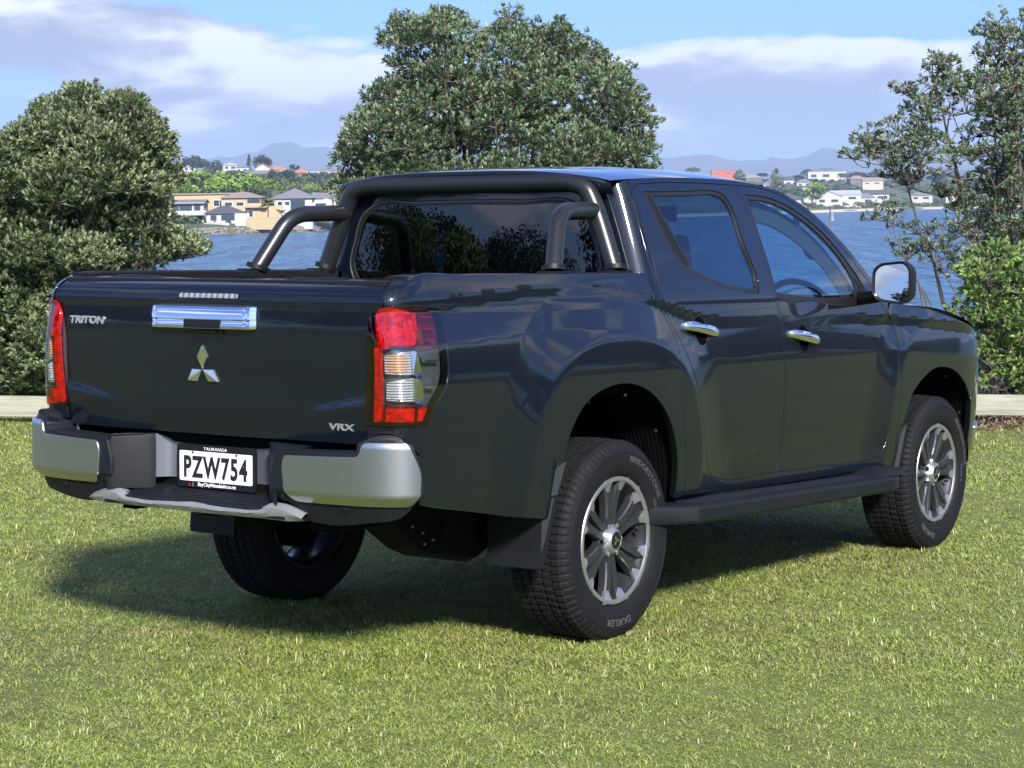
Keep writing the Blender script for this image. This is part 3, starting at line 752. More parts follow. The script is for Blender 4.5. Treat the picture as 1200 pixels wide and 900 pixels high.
        def sp(u, z, w): 
            P = side(np.array([u]), np.array([z]))[0]; return P + fnormal(side, np.array([[u, z]]), False)[0]*w
        ring = [sp(-1.243, z0+.042, -.006), sp(-1.225, z0+.038, .0), sp(-1.200, z0+.012, -.004), sp(-1.200, z0-.030, -.004), sp(-1.225, z0-.045, .0), sp(-1.243, z0-.040, -.006)]
        back = [sp(u, z, -.03) for u, z in ((-1.243, z0+.045), (-1.222, z0+.043), (-1.192, z0+.014), (-1.192, z0-.034), (-1.222, z0-.05), (-1.243, z0-.043))]
        mb = MB(); mb.add(ring + back, [tuple(range(6))] + [(i, (i+1) % 6, 6+(i+1) % 6, 6+i) for i in range(6)])
        mb.build('chrome_shoulder', CHROME, tl, mirror=mi)
        zz = z0 + .006
        panel('chrome_strip', [(-1.178, zz+.006, 1), (-1.105 if z0 > 1.05 else -1.135, zz+.006, 1), (-1.102 if z0 > 1.05 else -1.132, zz-.006, 1), (-1.18, zz-.005, 1)], side, CHROME, tl, mirror=mi, off=-.010, thick=.01, step=.015, bev=.0015)
# ------------------------------------------------------------------ rear bumper
rb = empty('rear_bumper', None, UTE)
def bump2(u, z): return bump(-np.asarray(u), z)     # u grows to the left, like y
SIL = [(.441, .788, 1), (.735, .797), (.752, .803), (.760, .842, 1), (.80, .848), (.899, .848), (.917, .842), (.942, .795), (.959, .741), (.961, .672), (.938, .640, 1), (.490, .640), (.478, .642), (.450, .662), (.443, .677)]
SIL = [(.446, .783), (.450, .789), (.457, .790, 1), (.738, .798, 1), (.749, .803), (.756, .815, 1), (.762, .836, 1), (.768, .843), (.776, .847, 1), (.900, .849, 1), (.917, .843), (.924, .832, 1), (.955, .765, 1), (.961, .745), (.961, .70), (.960, .678, 1), (.936, .643), (.925, .638, 1), (.487, .638, 1), (.474, .643), (.448, .671, 1), (.444, .685, 1)]
COR = [(.405, .800, 1), (.725, .808, 1), (.742, .82), (.748, .852), (.765, .858), (.91, .857), (.925, .850), (.95, .798), (.969, .742), (.972, .668), (.952, .636), (.905, .600), (.86, .588), (.78, .580), (.56, .560), (.515, .565, 1), (.455, .620), (.398, .648), (.385, .70)]
for mi in (False, True):
    panel('corner_cover', SIL, bump, SILVER, rb, mirror=mi, off=.003, thick=.014, gap=0, bev=.003, step=.012, edge=.008)
    panel('bumper_corner', COR, bump, DARKTRIM, rb, mirror=mi, off=-.004, thick=.10, gap=0, bev=.006, step=.02)
    # ledge on top of the corner
    g = []
    for u in np.linspace(.39, .97, 40):
        zt = float(_interp(u, [.39, .725, .752, .765, .91, .97], [.800, .808, .85, .858, .857, .80]))
        a = bump(u, zt); n = fnormal(bump, np.array([[u, zt]]), False)[0]
        g.append([a - n*.004, a - n*.012 + np.array([0, 0, .004]), a - n*.05 + np.array([0, 0, .006]), np.array([-1.255 if u < .9 else a[0]+.05, a[1] - n[1]*.08, zt+.004])])
    MB().grid(np.array(g)).build('bumper_ledge', DARKTRIM, rb, smooth=True, mirror=mi)
    for u, z in ((.672, .616), (.422, .645)):
        P = bump(u, z); n = fnormal(bump, np.array([[u, z]]), False)[0]; P = Vector(P); n = Vector(n)
        M = n.to_track_quat('Z', 'Y').to_matrix().to_4x4(); M.translation = P
        mb = MB(); g = [[M @ Vector((r*math.cos(a), r*math.sin(a), h)) for a in np.linspace(0, 2*math.pi, 25)[:-1]] for r, h in ((.0155, -.006), (.0155, .000), (.0135, .0012), (.011, .0005), (.0105, -.002), (.0095, -.002), (.009, .0015), (.001, .0018))]
        mb.grid(np.array([[tuple(v) for v in r] for r in g]), closed=True); mb.build('parking_sensor', DARKTRIM, rb, smooth=True, mirror=mi, angle=35)
    # bar end block sloping into the number plate bay
    pl = [(.408, -1.400), (.398, -1.3985), (.386, -1.392), (.293, -1.312), (.283, -1.298), (.276, -1.285)]
    g = []
    for y, x in pl:
        g.append([(x + .004, -y, .806 + (.012 if y < .39 else -.004)), (x, -y, .798), (x - .004*(y > .38), -y, .70), (x - .004, -y, .645), (x - .002, -y, .622)])
    mb = MB().grid(np.array(g)); mb.build('bay_shoulder', DARKTRIM, rb, smooth=True, mirror=mi, angle=60)
    g = [[(x, -y, .818 - .01*k), (x, -y, .66)] for k, (y, x) in enumerate([(.277, -1.286), (.262, -1.26), (.248, -1.243), (.232, -1.236), (.10, -1.235), (-.002, -1.235)])]
    MB().grid(np.array([[(x, y, z if j else max(z, .775)) for j, (x, y, z) in enumerate(r)] for r in g])).build('plate_panel', GREYPLATE, rb, smooth=True, mirror=mi, angle=60)
    # top of the block
    MB().add  # (kept simple)
    mb = MB(); mb.add([(-1.400, -.41, .803), (-1.392, -.375, .815), (-1.325, -.300, .818), (-1.286, -.277, .818), (-1.235, -.277, .822), (-1.235, -.45, .812), (-1.30, -.45, .808)], [(0, 1, 2, 3, 4, 5, 6)])
    mb.build('block_top', DARKTRIM, rb, mirror=mi)
    # hook seen between bumper and tailgate
    MB().tube(bezier([(-1.262, -.70, .80), (-1.268, -.70, .835), (-1.262, -.69, .85)], .01), .005, 8).build('tailgate_hinge_pin', SATIN, rb, mirror=mi)
# step pad with ribs, chrome lip
mb = MB(); mb.prism([(-1.392, .570), (-1.394, .596), (-1.388, .603), (-1.30, .622), (-1.235, .632), (-1.235, .57)], -.43, .43, lambda a, b, t: (a, t, b))
for k in range(5):
    x = -1.378 + k*.021; z = .605 + .0045*k; mb.box((x, -.36, z), (x+.010, .36, z+.005))
mb.build('step_pad', DARKTRIM, rb)
lipu = [(.505, .574, .006), (.470, .585, .010), (.430, .608, .012), (.400, .617, .013), (.362, .616, .013), (.330, .600, .013), (.29, .597, .013)]
g = []
us_ = list(np.linspace(-.515, .515, 80))
for u in us_:
    a = abs(u); zt = float(_interp(a, [0, .29, .33, .362, .42, .46, .515], [.598, .597, .601, .615, .617, .608, .590]))
    zb = float(_interp(a, [0, .38, .44, .515], [.566, .566, .565, .572]))
    cst = .0025 if a < .30 and (int((u+1)*12) % 2) else 0
    P = bump(u, .60); n = np.array([-1, 0, 0])
    P0 = bump(u, .66); x = -1.408 + .014*(a/.5)**2
    g.append([(x+.05, -u*.985, zt+.003), (x+.022, -u*.985, zt+.005), (x-.003, -u*.985, zt-.010-cst), (x-.001, -u*.985, (zt+zb)/2+cst), (x+.015, -u*.985, zb), (x+.05, -u*.985, zb-.004)])
MB().grid(np.array(g)).build('silver_step_lip', LIPM, rb, smooth=True, angle=25)
mb = MB(); mb.box((-1.36, -.50, .565), (-1.235, .50, .580), ch=.004); mb.box((-1.232, -.45, .58), (-1.22, .45, .90)); mb.box((-1.235, -.60, .81), (-1.19, .60, .83))
mb.build('bumper_beam', DARKMETAL, rb)
# number plate on its frame
PLX = -1.262
np_ = MB().prism(rrect(-.188, -.075, .188, .079, .012), 0, .010, lambda a, b, t: (PLX + .0 - t - (-.0) , -a - .003, .708 + b))
np_ = np_.build('number_plate', BLACKTRIM, UTE)
MB().prism(rrect(-.174, -.052, .174, .055, .006), .0095, .0115, lambda a, b, t: (PLX - t, -a - .003, .708 + b)).build('plate_face', WHITEPL, np_)
def on_plate(y0, z0):
    return lambda co: np.stack([np.full(len(co), PLX - .0122) - co[:, 2], -co[:, 0] + y0, .708 + z0 + co[:, 1]], 1)
text_on('plate_number', 'PZW754', .104, on_plate(-.003, -.001), BLACKINK, np_, extrude=.0006, sx=.72, sy=1.0, spacing=1.16, offset=.0034)
text_on('frame_town', 'TAURANGA', .0155, on_plate(-.003, .066), WHITEINK, np_, extrude=.0003, sx=1.25, spacing=1.1)
text_on('frame_dealer', 'BayCityMitsubishi.co.nz', .0175, on_plate(-.010, -.0640), WHITEINK, np_, extrude=.0003, sx=1.1, offset=.0003)
for a in (90, 210, 330):
    a = math.radians(a); u = np.array([math.cos(a), math.sin(a)]); v = np.array([-u[1], u[0]]); s = .0042
    pts2 = [np.zeros(2), u*s*.866 + v*s/2, u*s*1.732, u*s*.866 - v*s/2]
    mb = MB(); mb.add([(PLX - .0125, .121 - p[0], .708 - .0655 + p[1]) for p in pts2], [(0, 1, 2, 3)]); mb.build('frame_logo', REDINK, np_)
MB().add
mb = MB(); mb.add([(PLX-.0124, .1055, .637), (PLX-.0124, .1045, .637), (PLX-.0124, .1045, .650), (PLX-.0124, .1055, .650)], [(0, 1, 2, 3)]); mb.build('frame_bar', WHITEINK, np_)
for y in (.105, -.105): MB().tube([(PLX-.011, y, .7585), (PLX-.0145, y, .7585)], .004, 8).build('plate_screw', DARKTRIM, np_)
# ------------------------------------------------------------------ sports bar
sb = empty('sports_bar', None, UTE)
R = .037
hoop = bezier([(.200, -.734, 1.40), (.213, -.632, 1.66), (.208, -.580, 1.752), (.208, .580, 1.752), (.213, .632, 1.66), (.200, .734, 1.40)], .13, 12)
MB().tube(hoop, R, 20).build('main_hoop', BARPAINT, sb, smooth=True)
for s in (1, -1):
    y = s*.735
    arm = bezier([(-.235, s*.745, 1.40), (-.235 if s < 0 else -.235, s*.745, 1.45), (-.228, s*.745, 1.618), (.09, s*.715, 1.628)], .085, 10) if s < 0 else \
          bezier([(-.235, s*.745, 1.40), (-.215, s*.745, 1.43), (-.035, s*.735, 1.628), (.13, s*.715, 1.632)], .12, 10)
    arm = bezier([(-.235, s*.738, 1.40), (-.098, s*.668, 1.628), (.215, s*.632, 1.638)], .085, 12)
    MB().tube(arm, R*.93, 20).build('side_arm', BARPAINT, sb, smooth=True)
    for x in (-.235, .200):
        mb = MB(); mb.box((x-.075, s*.748-.035, 1.394), (x+.06, s*.748+.035, 1.403), ch=.004); mb.tube([(x-.002, s*.739, 1.400), (x+.003, s*.735, 1.418), (x+.003, s*.735, 1.419)], [.046, .046, .038], 20)
        mb.build('mounting_foot', BLACKTRIM, sb, smooth=True)
# ------------------------------------------------------------------ back wall of the cab
def bw(y, z):
    y, z = np.broadcast_arrays(np.asarray(y, float), np.asarray(z, float))
    return np.stack([.258 + .010*np.clip((z-1.3)/.4, 0, 1) - .022*(1-(y/.72)**2), y, z], -1)
BWO = [(-.70, 1.02, 1), (.70, 1.02, 1), (.70, 1.30), (.692, 1.40), (.66, 1.55), (.615, 1.70), (.585, 1.748, 1), (-.585, 1.748, 1), (-.615, 1.70), (-.66, 1.55), (-.692, 1.40), (-.70, 1.30)]
RW = [(-.52, 1.325), (-.26, 1.316), (0, 1.312), (.26, 1.316), (.52, 1.325), (.612, 1.345), (.640, 1.40), (.618, 1.52), (.575, 1.63), (.51, 1.672), (.26, 1.682), (0, 1.685), (-.26, 1.682), (-.51, 1.672), (-.575, 1.63), (-.618, 1.52), (-.640, 1.40), (-.612, 1.345)]
RW2 = [(y*.965, 1.50 + (z-1.50)*.915) for y, z in RW]
panel('cab_back_wall', BWO, bw, PAINT, UTE, holes=[RW], flip=True, step=.03, gap=0)
wr = panel('rear_window', RW, bw, RUBBER, UTE, holes=[RW2], flip=True, off=.004, thick=.02, gap=0, step=.03, bev=.006)
panel('window_glass', RW2, bw, GLASS_REAR, wr, flip=True, off=.001, thick=.003, gap=-.002, step=.03)
panel('window_bead', [(y*1.0, z) for y, z in [(a*.995, 1.51+(b-1.51)*.985) for a, b in RW]], bw, BEVELM, wr, holes=[[(a*.988, 1.51+(b-1.51)*.968) for a, b in RW]], flip=True, off=.0105, thick=.003, gap=0, bev=.0008)
# ------------------------------------------------------------------ cabin
cb = empty('cabin', None, UTE)
mb = MB(); mb.box((.56, -.80, .42), (2.42, .80, .50)); mb.box((.50, -.70, .5), (.53, .70, 1.28)); mb.build('cabin_floor', INTERIOR, cb)
def hl(x, s):
    P = roof_full(x, s*.93); P[..., 2] -= .035; return P
grid_panel('headliner', hl, np.linspace(.28, 1.62, 10), np.linspace(-1, 1, 15), HEADL, cb)
def seat(x, y, w, hz, nm):
    st = empty(nm, None, cb)
    mb = MB(); mb.box((x, y-w/2, .62), (x+.52, y+w/2, .80), ch=.05); mb.build('seat_cushion', SEATM, st, smooth=True)
    mb = MB(); M = Matrix.Translation((x, y, .76)) @ Matrix.Rotation(math.radians(-14), 4, 'Y'); mb.box((-.09, -w/2+.02, 0), (.05, w/2-.02, .60), M, .045); mb.build('seat_back', SEATM, st, smooth=True)
    for yy in ([0] if w < 1 else [-.42, 0, .42]):
        mb = MB(); mb.box((-.06, yy-.13, .64), (.03, yy+.13, .82), M, .04); mb.tube([M @ Vector((-.01, yy-.05, .55)), M @ Vector((-.01, yy-.05, .70))], .007, 6); mb.tube([M @ Vector((-.01, yy+.05, .55)), M @ Vector((-.01, yy+.05, .70))], .007, 6)
        mb.build('headrest', SEATM, st, smooth=True)
seat(1.36, -.37, .50, 0, 'front_seat'); seat(1.36, .37, .50, 0, 'front_seat'); seat(.52, 0, 1.30, 0, 'rear_seat')
mb = MB(); mb.box((2.24, -.74, .80), (2.50, .74, 1.21), ch=.05); mb.box((2.28, -.70, 1.14), (2.44, -.30, 1.275), ch=.04); mb.build('dashboard', INTERIOR, cb, smooth=True)
sw = Matrix.Translation((2.20, -.52, 1.175)) @ Matrix.Rotation(math.radians(64), 4, 'Y')
mb = MB(); ring = [sw @ Vector((.185*math.cos(a), .185*math.sin(a), 0)) for a in np.linspace(0, 2*math.pi, 33)]
mb.tube(ring, .015, 8, cap=False); mb.tube([sw @ Vector((0, -.18, 0)), sw @ Vector((0, .18, 0))], .018, 6); mb.tube([sw @ Vector((0, 0, -.02)), sw @ Vector((.18, 0, 0))], .018, 6)
mb.box((-.06, -.06, -.02), (.06, .06, .02), sw, .015); mb.build('steering_wheel', INTERIOR, cb, smooth=True)
HG = [(1.845, 1.655), (1.785, 1.632), (1.80, 1.585), (1.925, 1.462), (1.985, 1.458), (2.06, 1.485)]
for s in (1, -1):      # grab handles on the windscreen pillars
    P = [Vector((x, s*.70, z)) for x, z in HG]
    MB().tube(bezier(P, .03), .016, 8).build('grab_handle', HEADL, cb, smooth=True)
MB().box((1.70, -.12, 1.62), (1.72, .12, 1.69), None, .008).build('rear_view_mirror', INTERIOR, cb)
# ------------------------------------------------------------------ door mirrors
for mi in (False, True):
    mr = MB(); 
    prof = rrect(-.082, -.094, .088, .090, .052, 7)
    cyy, czz = -1.078, 1.345
    lay = []
    for x, k in ((2.0, .955), (1.994, 1.0), (2.01, 1.02), (2.05, 1.0), (2.09, .90), (2.12, .72), (2.135, .42), (2.138, .05)):
        lay.append([(x - .014*(a/.1), cyy + a*k, czz + b*k*(1 - .12*a/.1)) for a, b in prof])
    mb = MB().grid(np.array(lay), closed=True)
    hs = mb.build('door_mirror', BLACKTRIM, UTE, smooth=True, mirror=mi, angle=60)
    lay2 = [[(x - .014*(a/.1) + .0, cyy + a*k, czz + b*k*(1 - .12*a/.1)) for a, b in prof] for x, k in ((2.0, .955), (2.004, .90), (2.012, .885))]
    MB().grid(np.array(lay2), closed=True).build('mirror_rim', BLACKGLOSS, hs, smooth=True, mirror=mi)
    ml = MB(); vv = [(2.012 - .021*(a/.1) + .035*b, cyy + a*.89, czz + b*.89*(1 - .12*a/.1)) for a, b in prof]
    ml.add(vv, [tuple(range(len(vv)))]); ml.build('mirror_glass', MIRROR, hs, mirror=mi)
    mb = MB(); mb.tube(bezier([(2.17, -.83, 1.262), (2.10, -.90, 1.268), (2.06, -.99, 1.282)], .03), [.030]*11, 10)
    mb.box((2.10, -.86, 1.245), (2.22, -.835, 1.31), None, .01); mb.build('mirror_arm', BLACKTRIM, hs, smooth=True, mirror=mi)
# ------------------------------------------------------------------ side steps and sills
for mi in (False, True):
    st = None
    sec = [(-.80, .455), (-.83, .466), (-.93, .468), (-.978, .466), (-.992, .460), (-.996, .450), (-.994, .406), (-.984, .394), (-.88, .392), (-.80, .42)]
    dz = -.014
    g = []
    xs = [.235, .24, .30, .42, .4201] + list(np.linspace(.44, 2.22, 12)) + [2.25, 2.34, 2.42, 2.44]
    for x in xs:
        e = 1.0
        if x < .42: e = .40 + .60*((x-.235)/.185)
        if x > 2.25: e = 1 - .45*((x-2.25)/.19)**2
        g.append([(x, -.80 + (y+.80)*e, z + .014 - .0243*(x-.4) + (.035*(x-2.12)/.3 if x > 2.12 and z > .43 else 0)*0) for y, z in sec])
    mb = MB().grid(np.array(g), closed=True); mb.add(g[0], [tuple(range(10))]); mb.add(g[-1], [tuple(range(10))])
    stp = mb.build('side_step', DARKTRIM, UTE, smooth=True, mirror=mi, angle=20)
    mb = MB()
    for k in range(5):
        y = -.835 - k*.021
        mb.add([(.47, y, .479), (2.10, y, .4385), (2.10, y-.013, .4385), (.47, y-.013, .479), (.47, y-.003, .4845), (2.10, y-.003, .4445), (2.10, y-.010, .4445), (.47, y-.010, .4845)],
               [(0, 1, 5, 4), (2, 3, 7, 6), (4, 5, 6, 7), (0, 4, 7, 3), (1, 2, 6, 5)])
    mb.build('step_tread', BLACKTRIM, stp, mirror=mi)
    mb = MB().box((.40, -.9935, .385), (.425, -.80, .456), None, .004); mb.build('end_cap_joint', BLACKTRIM, stp, mirror=mi) if False else None
    # raised front end of the step
    g = []
    for x, h in ((2.08, 0), (2.14, .018), (2.22, .034), (2.30, .036), (2.42, .03)):
        g.append([(x, y, .4405 - .02*(x-2.08) + h*k) for y, k in ((-.80, 1), (-.86, 1), (-.93, .9), (-.965, .5), (-.98, 0))])
    MB().grid(np.array(g)).build('step_end', DARKTRIM, stp, smooth=True, mirror=mi)
    mb = MB()
    for x in (.55, 1.3, 2.05): mb.box((x-.03, -.84, .40), (x+.03, -.60, .425))
    mb.build('step_bracket', DARKMETAL, stp, mirror=mi)
    g = [[(x, -y, z - .012*(x/2.4)) for y, z in ((float(W(1.2, .52))-.004, .50), (.838, .470), (.82, .44), (.74, .42), (.60, .42))] for x in np.linspace(.47, 2.50, 14)]
    MB().grid(np.array(g)).build('sill', RUBBER, UTE, smooth=True, mirror=mi)
    # mud flaps
    for nm, x0, pts in (('rear_mud_flap', -.50, [(-.628, .328), (-.862, .328), (-.872, .335), (-.885, .45), (-.905, .60), (-.925, .72), (-.90, .70), (-.86, .585), (-.80, .535), (-.63, .535)]),
                        ('front_mud_flap', 2.49, [(-.66, .34), (-.87, .34), (-.885, .36), (-.90, .50), (-.915, .66), (-.88, .62), (-.85, .50), (-.66, .50)])):
        def fl(a, b, t, x0=x0): return (x0 + t + .05*max(0, (-a-.86))/.06*(b > .4) + .09*max(0, b-.33)**1.5, a, b)
        MB().prism(pts, 0, .008, fl).build(nm, DARKTRIM, UTE, mirror=mi)
# ------------------------------------------------------------------ underbody
mb = MB()
for s in (1, -1):
    mb.box((-1.20, s*.50-.035, .52), (3.5, s*.50+.035, .64))
    # leaf springs and shackles
    for k in range(4):
        P = [(-.62 + k*.09, s*.56, .455+.0*k), (-.3, s*.56, .36 - k*.009), (0, s*.56, .335 - k*.009), (.3, s*.56, .36 - k*.009), (.62 - k*.09, s*.56, .45)]
        mb.tube(P, .011, 6)
    mb.tube([(.06, s*.50, .33), (.35, s*.44, .62)], .028, 8)
    mb.box((-.72, s*.56-.03, .44), (-.60, s*.56+.03, .58))
mb.tube([(0, -.68, .385), (0, .68, .385)], .045, 12)
for k in range(7):
    a = -60 + k*20
mb.tube([(-.16, .0, .385), (-.10, 0, .385), (0, 0, .385), (.12, 0, .385), (.2, 0, .385)], [.06, .125, .15, .11, .05], 14)
mb.tube([(.2, 0, .39), (2.2, 0, .44)], .035, 8)
mb.tube([(-.62, -.30, .46), (.9, -.30, .48)], .05, 10); mb.tube([(-1.12, -.33, .52), (-.95, -.32, .52), (-.62, -.30, .46)], .028, 8)
mb.box((.5, .1, .46), (1.5, .5, .62), ch=.03); mb.box((2.4, -.45, .40), (3.6, .45, .60), ch=.05)
mb.tube([(3.0, -.70, .385), (3.0, .70, .385)], .035, 8)
mb.box((-1.2, -.70, .86), (-.55, .70, .90)); mb.box((-.55, -.41, .86), (.45, .41, .90))
mb.box((-1.22, -.6, .60), (-1.14, .6, .72))
mb.build('chassis', DARKMETAL, UTE, smooth=True)
# spare wheel slung under the tray
mb = MB(); g = []
for r, z in ((.18, .44), (.25, .425), (.33, .43), (.372, .46), (.378, .52), (.372, .58), (.33, .61), (.25, .615)):
    g.append([(-.78 + r*math.cos(a), 0 + r*math.sin(a), z + .13) for a in np.linspace(0, 2*math.pi, 49)[:-1]])
mb.grid(np.array(g), closed=True); mb.build('spare_wheel', TYRE, UTE, smooth=True)
# shock and spring hanger plate at the right rear, seen below the sill
mb = MB(); pts = [(-.99, .60), (-.99, .53), (-.90, .47), (-.80, .405), (-.70, .365), (-.54, .335), (-.46, .35), (-.40, .375), (-.33, .37), (-.25, .36), (-.25, .60)]
mb.prism(pts, -.56, -.40, lambda a, b, t: (a, t, b)); hp_ = mb.build('spring_hanger', DARKMETAL, UTE)
for x, z in ((-.86, .50), (-.80, .47), (-.74, .44), (-.79, .43)): MB().tube([(x, -.56, z), (x, -.565, z)], .005, 6).build('hanger_rivet', SATIN, hp_)
MB().box((-.845, -.566, .485), (-.80, -.561, .497)).build('hanger_tag', WHITEINK, hp_) if False else None
# ------------------------------------------------------------------ wheels
def make_tyre(parent):
    NA = 5*80
    # profile: (radius, lateral), outer side positive
    prof = [(.245, .105), (.250, .118), (.2575, .1235), (.2585, .1252), (.2615, .1255), (.2625, .1262), (.285, .134), (.31, .1375), (.334, .136), (.335, .1378), (.339, .1374), (.340, .1352), (.352, .131), (.364, .124)]
    tread = [(.3745, .112), (.3755, .108), (.383, .104), (.384, .085), (.384, .072), (.376, .070), (.376, .063), (.385, .061), (.3858, .045), (.3858, .032), (.3765, .030), (.3765, .023),
             (.3865, .021), (.3868, .008)]
    P = prof + tread + [(.3868, -.008)] + [(r, -l) for r, l in tread[::-1][1:]] + [(r, -l) for r, l in prof[::-1]]
    g = np.zeros((NA, len(P), 3))
    for i in range(NA):
        a = 2*math.pi*i/NA; ph = i % 5
        for j, (r, l) in enumerate(P):
            rr = r; ll = l
            if r > .372:
                al = abs(l)
                sk = 0 if al > .075 else (1 if al > .035 else 2)
                if al > .07:
                    if ph == 0: rr = r - .0065
                elif (ph + sk) % 5 == 0 and al < .065: rr = r - .005
                # zig-zag grooves
                ll = l + (.0035 if (i//3) % 2 else -.0035)*(1 if .02 < al < .075 else 0)
            elif r > .345:
                if (i//5) % 2 and ph in (1, 2, 3): ll = l + math.copysign(.0010, l)
                if ph == 0 and r > .35: ll = l - math.copysign(.003, l)
            # weight flattens the contact patch a little
            g[i, j] = (rr*math.cos(a), -ll, rr*math.sin(a))
    v = g; s = MB(); s.grid(np.concatenate([v, v[:1]], 0))
    me_o = s.build('tyre', TYRE, parent, smooth=True, angle=28)
    return me_o
def ring_text(nm, s, size, r0, ang0, parent, m, y=-.1385, sx=1.):
    def f(co):
        th = ang0 - co[:, 0]/r0; rr = r0 + co[:, 1]
        lat = np.interp(rr, [.262, .285, .31, .335, .352, .364], [.126, .134, .1375, .136, .131, .124])
        return np.stack([rr*np.cos(th), -(lat + .0008) - co[:, 2], rr*np.sin(th)], 1)
    return text_on(nm, s, size, f, m, parent, extrude=.0008, sx=sx)
def make_wheel():
    w = empty('wheel', None, UTE)
    ty = make_tyre(w)
    ring_text('tyre_maker_lettering', 'BRIDGESTONE', .034, .316, math.radians(52), ty, LETTER2, sx=1.3)
    ring_text('tyre_model_lettering', 'DUELER', .036, .313, math.radians(-92), ty, LETTER, sx=1.35)
    ring_text('tyre_size_lettering', '265/60R18', .016, .283, math.radians(20), ty, LETTER2, sx=1.3)
    # rim: barrel and machined lip.  local y: outer face at -.118
    def lathe(nm, prof, m, par, n=72, ang=30):
        g = [[(r*math.cos(a), y, r*math.sin(a)) for a in np.linspace(0, 2*math.pi, n+1)[:-1]] for r, y in prof]
        return MB().grid(np.array(g), closed=True).build(nm, m, par, smooth=True, angle=ang)
    rim = lathe('rim', [(.246, -.104), (.2455, -.116), (.240, -.1195), (.232, -.116), (.230, -.106), (.226, -.095), (.212, -.07), (.206, .0), (.212, .08), (.238, .112), (.246, .112)], GUNMETAL, w)
    lathe('rim_edge', [(.2455, -.1165), (.243, -.1205), (.2365, -.1215), (.2285, -.1195), (.2265, -.113)], SATIN, rim)
    # brake disc / drum behind
    lathe('brake_drum', [(.001, -.02), (.09, -.02), (.155, -.018), (.160, -.005), (.160, .06), (.001, .07)], DARKMETAL, w)
    face = .108
    for k in range(6):
        a0 = math.radians(90 + 60*k)
        for sgn in (1, -1):
            # one bar of the pair: from hub to rim, leaning apart from its twin
            def P(r, t, d, a0=a0, sgn=sgn):
                # t lateral metres from the spoke centreline
                return (r*math.cos(a0) - t*math.sin(a0), -d, r*math.sin(a0) + t*math.cos(a0))
            sec = []
            for r, tc, hw, d in ((.050, .0165, .0155, .090), (.085, .0170, .0160, .0945), (.12, .0190, .0172, .098), (.16, .0260, .0200, .1015), (.190, .0335, .0230, .1045), (.214, .0420, .0255, .1065), (.230, .0460, .0270, .1075)):
                tc *= sgn
                sec.append([P(r, tc - hw*1.02, d - .034), P(r, tc - hw*.92, d - .008), P(r, tc - hw*.76, d), P(r, tc + hw*.76, d), P(r, tc + hw*.92, d - .008), P(r, tc + hw*1.02, d - .034)])
            mb = MB().grid(np.array(sec), closed=True); mb.build('spoke', GUNMETAL, rim, smooth=True, angle=22)
            # machined tooth that joins the bar to the bright rim edge
            ps = []
            for r, lo_, hi_, d in ((.188, .034, .055, .1064), (.206, .030, .068, .1098), (.225, .025, .082, .1168), (.2345, .022, .092, .1195)):
                ps.append([P(r, sgn*lo_, d - .010), P(r, sgn*(lo_+.001), d), P(r, sgn*(lo_*.35+hi_*.65), d + .0005), P(r, sgn*(hi_-.001), d - .001), P(r, sgn*hi_, d - .014)])
            mb = MB().grid(np.array(ps)); mb.add([ps[0][i] for i in range(5)], [(0, 1, 2, 3, 4)]); mb.build('machined_tooth', SATIN, rim, smooth=True, angle=30)
            # machined bevel along the outer flank of the bar
            rs = []
            for r, tc, d in ((.085, .0170+.0160*.78, .0947), (.12, .0190+.0172*.78, .0982), (.16, .0260+.0200*.78, .1017), (.197, .0360+.0236*.78, .105)):
                rs.append([P(r, sgn*tc, d+.0004), P(r, sgn*(tc+.0030), d-.0062)])
            MB().grid(np.array(rs)).build('machined_bevel', BEVELM, rim)
        # web between the twin bars, set back
        mb = MB(); mb.add([P(.055, -.012, .070), P(.055, .012, .070), P(.215, .034, .085), P(.215, -.034, .085)], [(0, 1, 2, 3)]); mb.build('spoke_web', GUNMETAL, rim)
    # hub
    lathe('hub', [(.078, -.060), (.075, -.084), (.068, -.090), (.045, -.090), (.001, -.090)], GUNMETAL, rim)
    hc = []
    for r, y in ((.056, -.088), (.053, -.098), (.044, -.112), (.036, -.1185), (.034, -.1185), (.0335, -.1175), (.001, -.1175)):
        hc.append([(r*(1 + (-.07*math.cos(6*a) if y > -.11 else 0))*math.cos(a), y, r*(1 + (-.07*math.cos(6*a) if y > -.11 else 0))*math.sin(a)) for a in np.linspace(0, 2*math.pi, 73)[:-1]])
    cap = MB().grid(np.array(hc), closed=True).build('centre_cap', SATIN, rim, smooth=True, angle=30)
    g = [[(r*math.cos(a), -.1180, r*math.sin(a)) for a in np.linspace(0, 2*math.pi, 33)[:-1]] for r in (.001, .033)]
    MB().grid(np.array(g), closed=True).build('cap_disc', BLACKGLOSS, cap)
    for a in (115, 235, 355):
        a = math.radians(a); u = np.array([math.cos(a), math.sin(a)]); v = np.array([-u[1], u[0]]); s = .0125
        pts2 = [np.zeros(2), u*s*.866 + v*s/2, u*s*1.732, u*s*.866 - v*s/2]
        mb = MB(); mb.add([(p[0], -.1186, p[1]) for p in pts2], [(0, 1, 2, 3)]); mb.build('cap_emblem', CHROME, cap)
    for k in range(6):
        a = math.radians(60 + 60*k); x, z = .0600*math.cos(a), .0600*math.sin(a)
        MB().tube([(x, -.082, z), (x, -.103, z), (x, -.106, z)], [.0105, .0105, .006], 6).build('wheel_nut', CHROME, rim)
    MB().tube([(.19*math.cos(.1), -.085, .19*math.sin(.1)), (.178*math.cos(.1), -.108, .178*math.sin(.1))], .005, 6).build('tyre_valve', RUBBER, rim)
    return w
LETTER2 = mat('dull_raised_rubber', (.055, .055, .056), .6)
def copy_tree(o, parent=None):
    c = o.copy(); C.objects.link(c); c.parent = parent
    for ch in list(o.children): copy_tree(ch, c)
    return c
w0 = make_wheel()
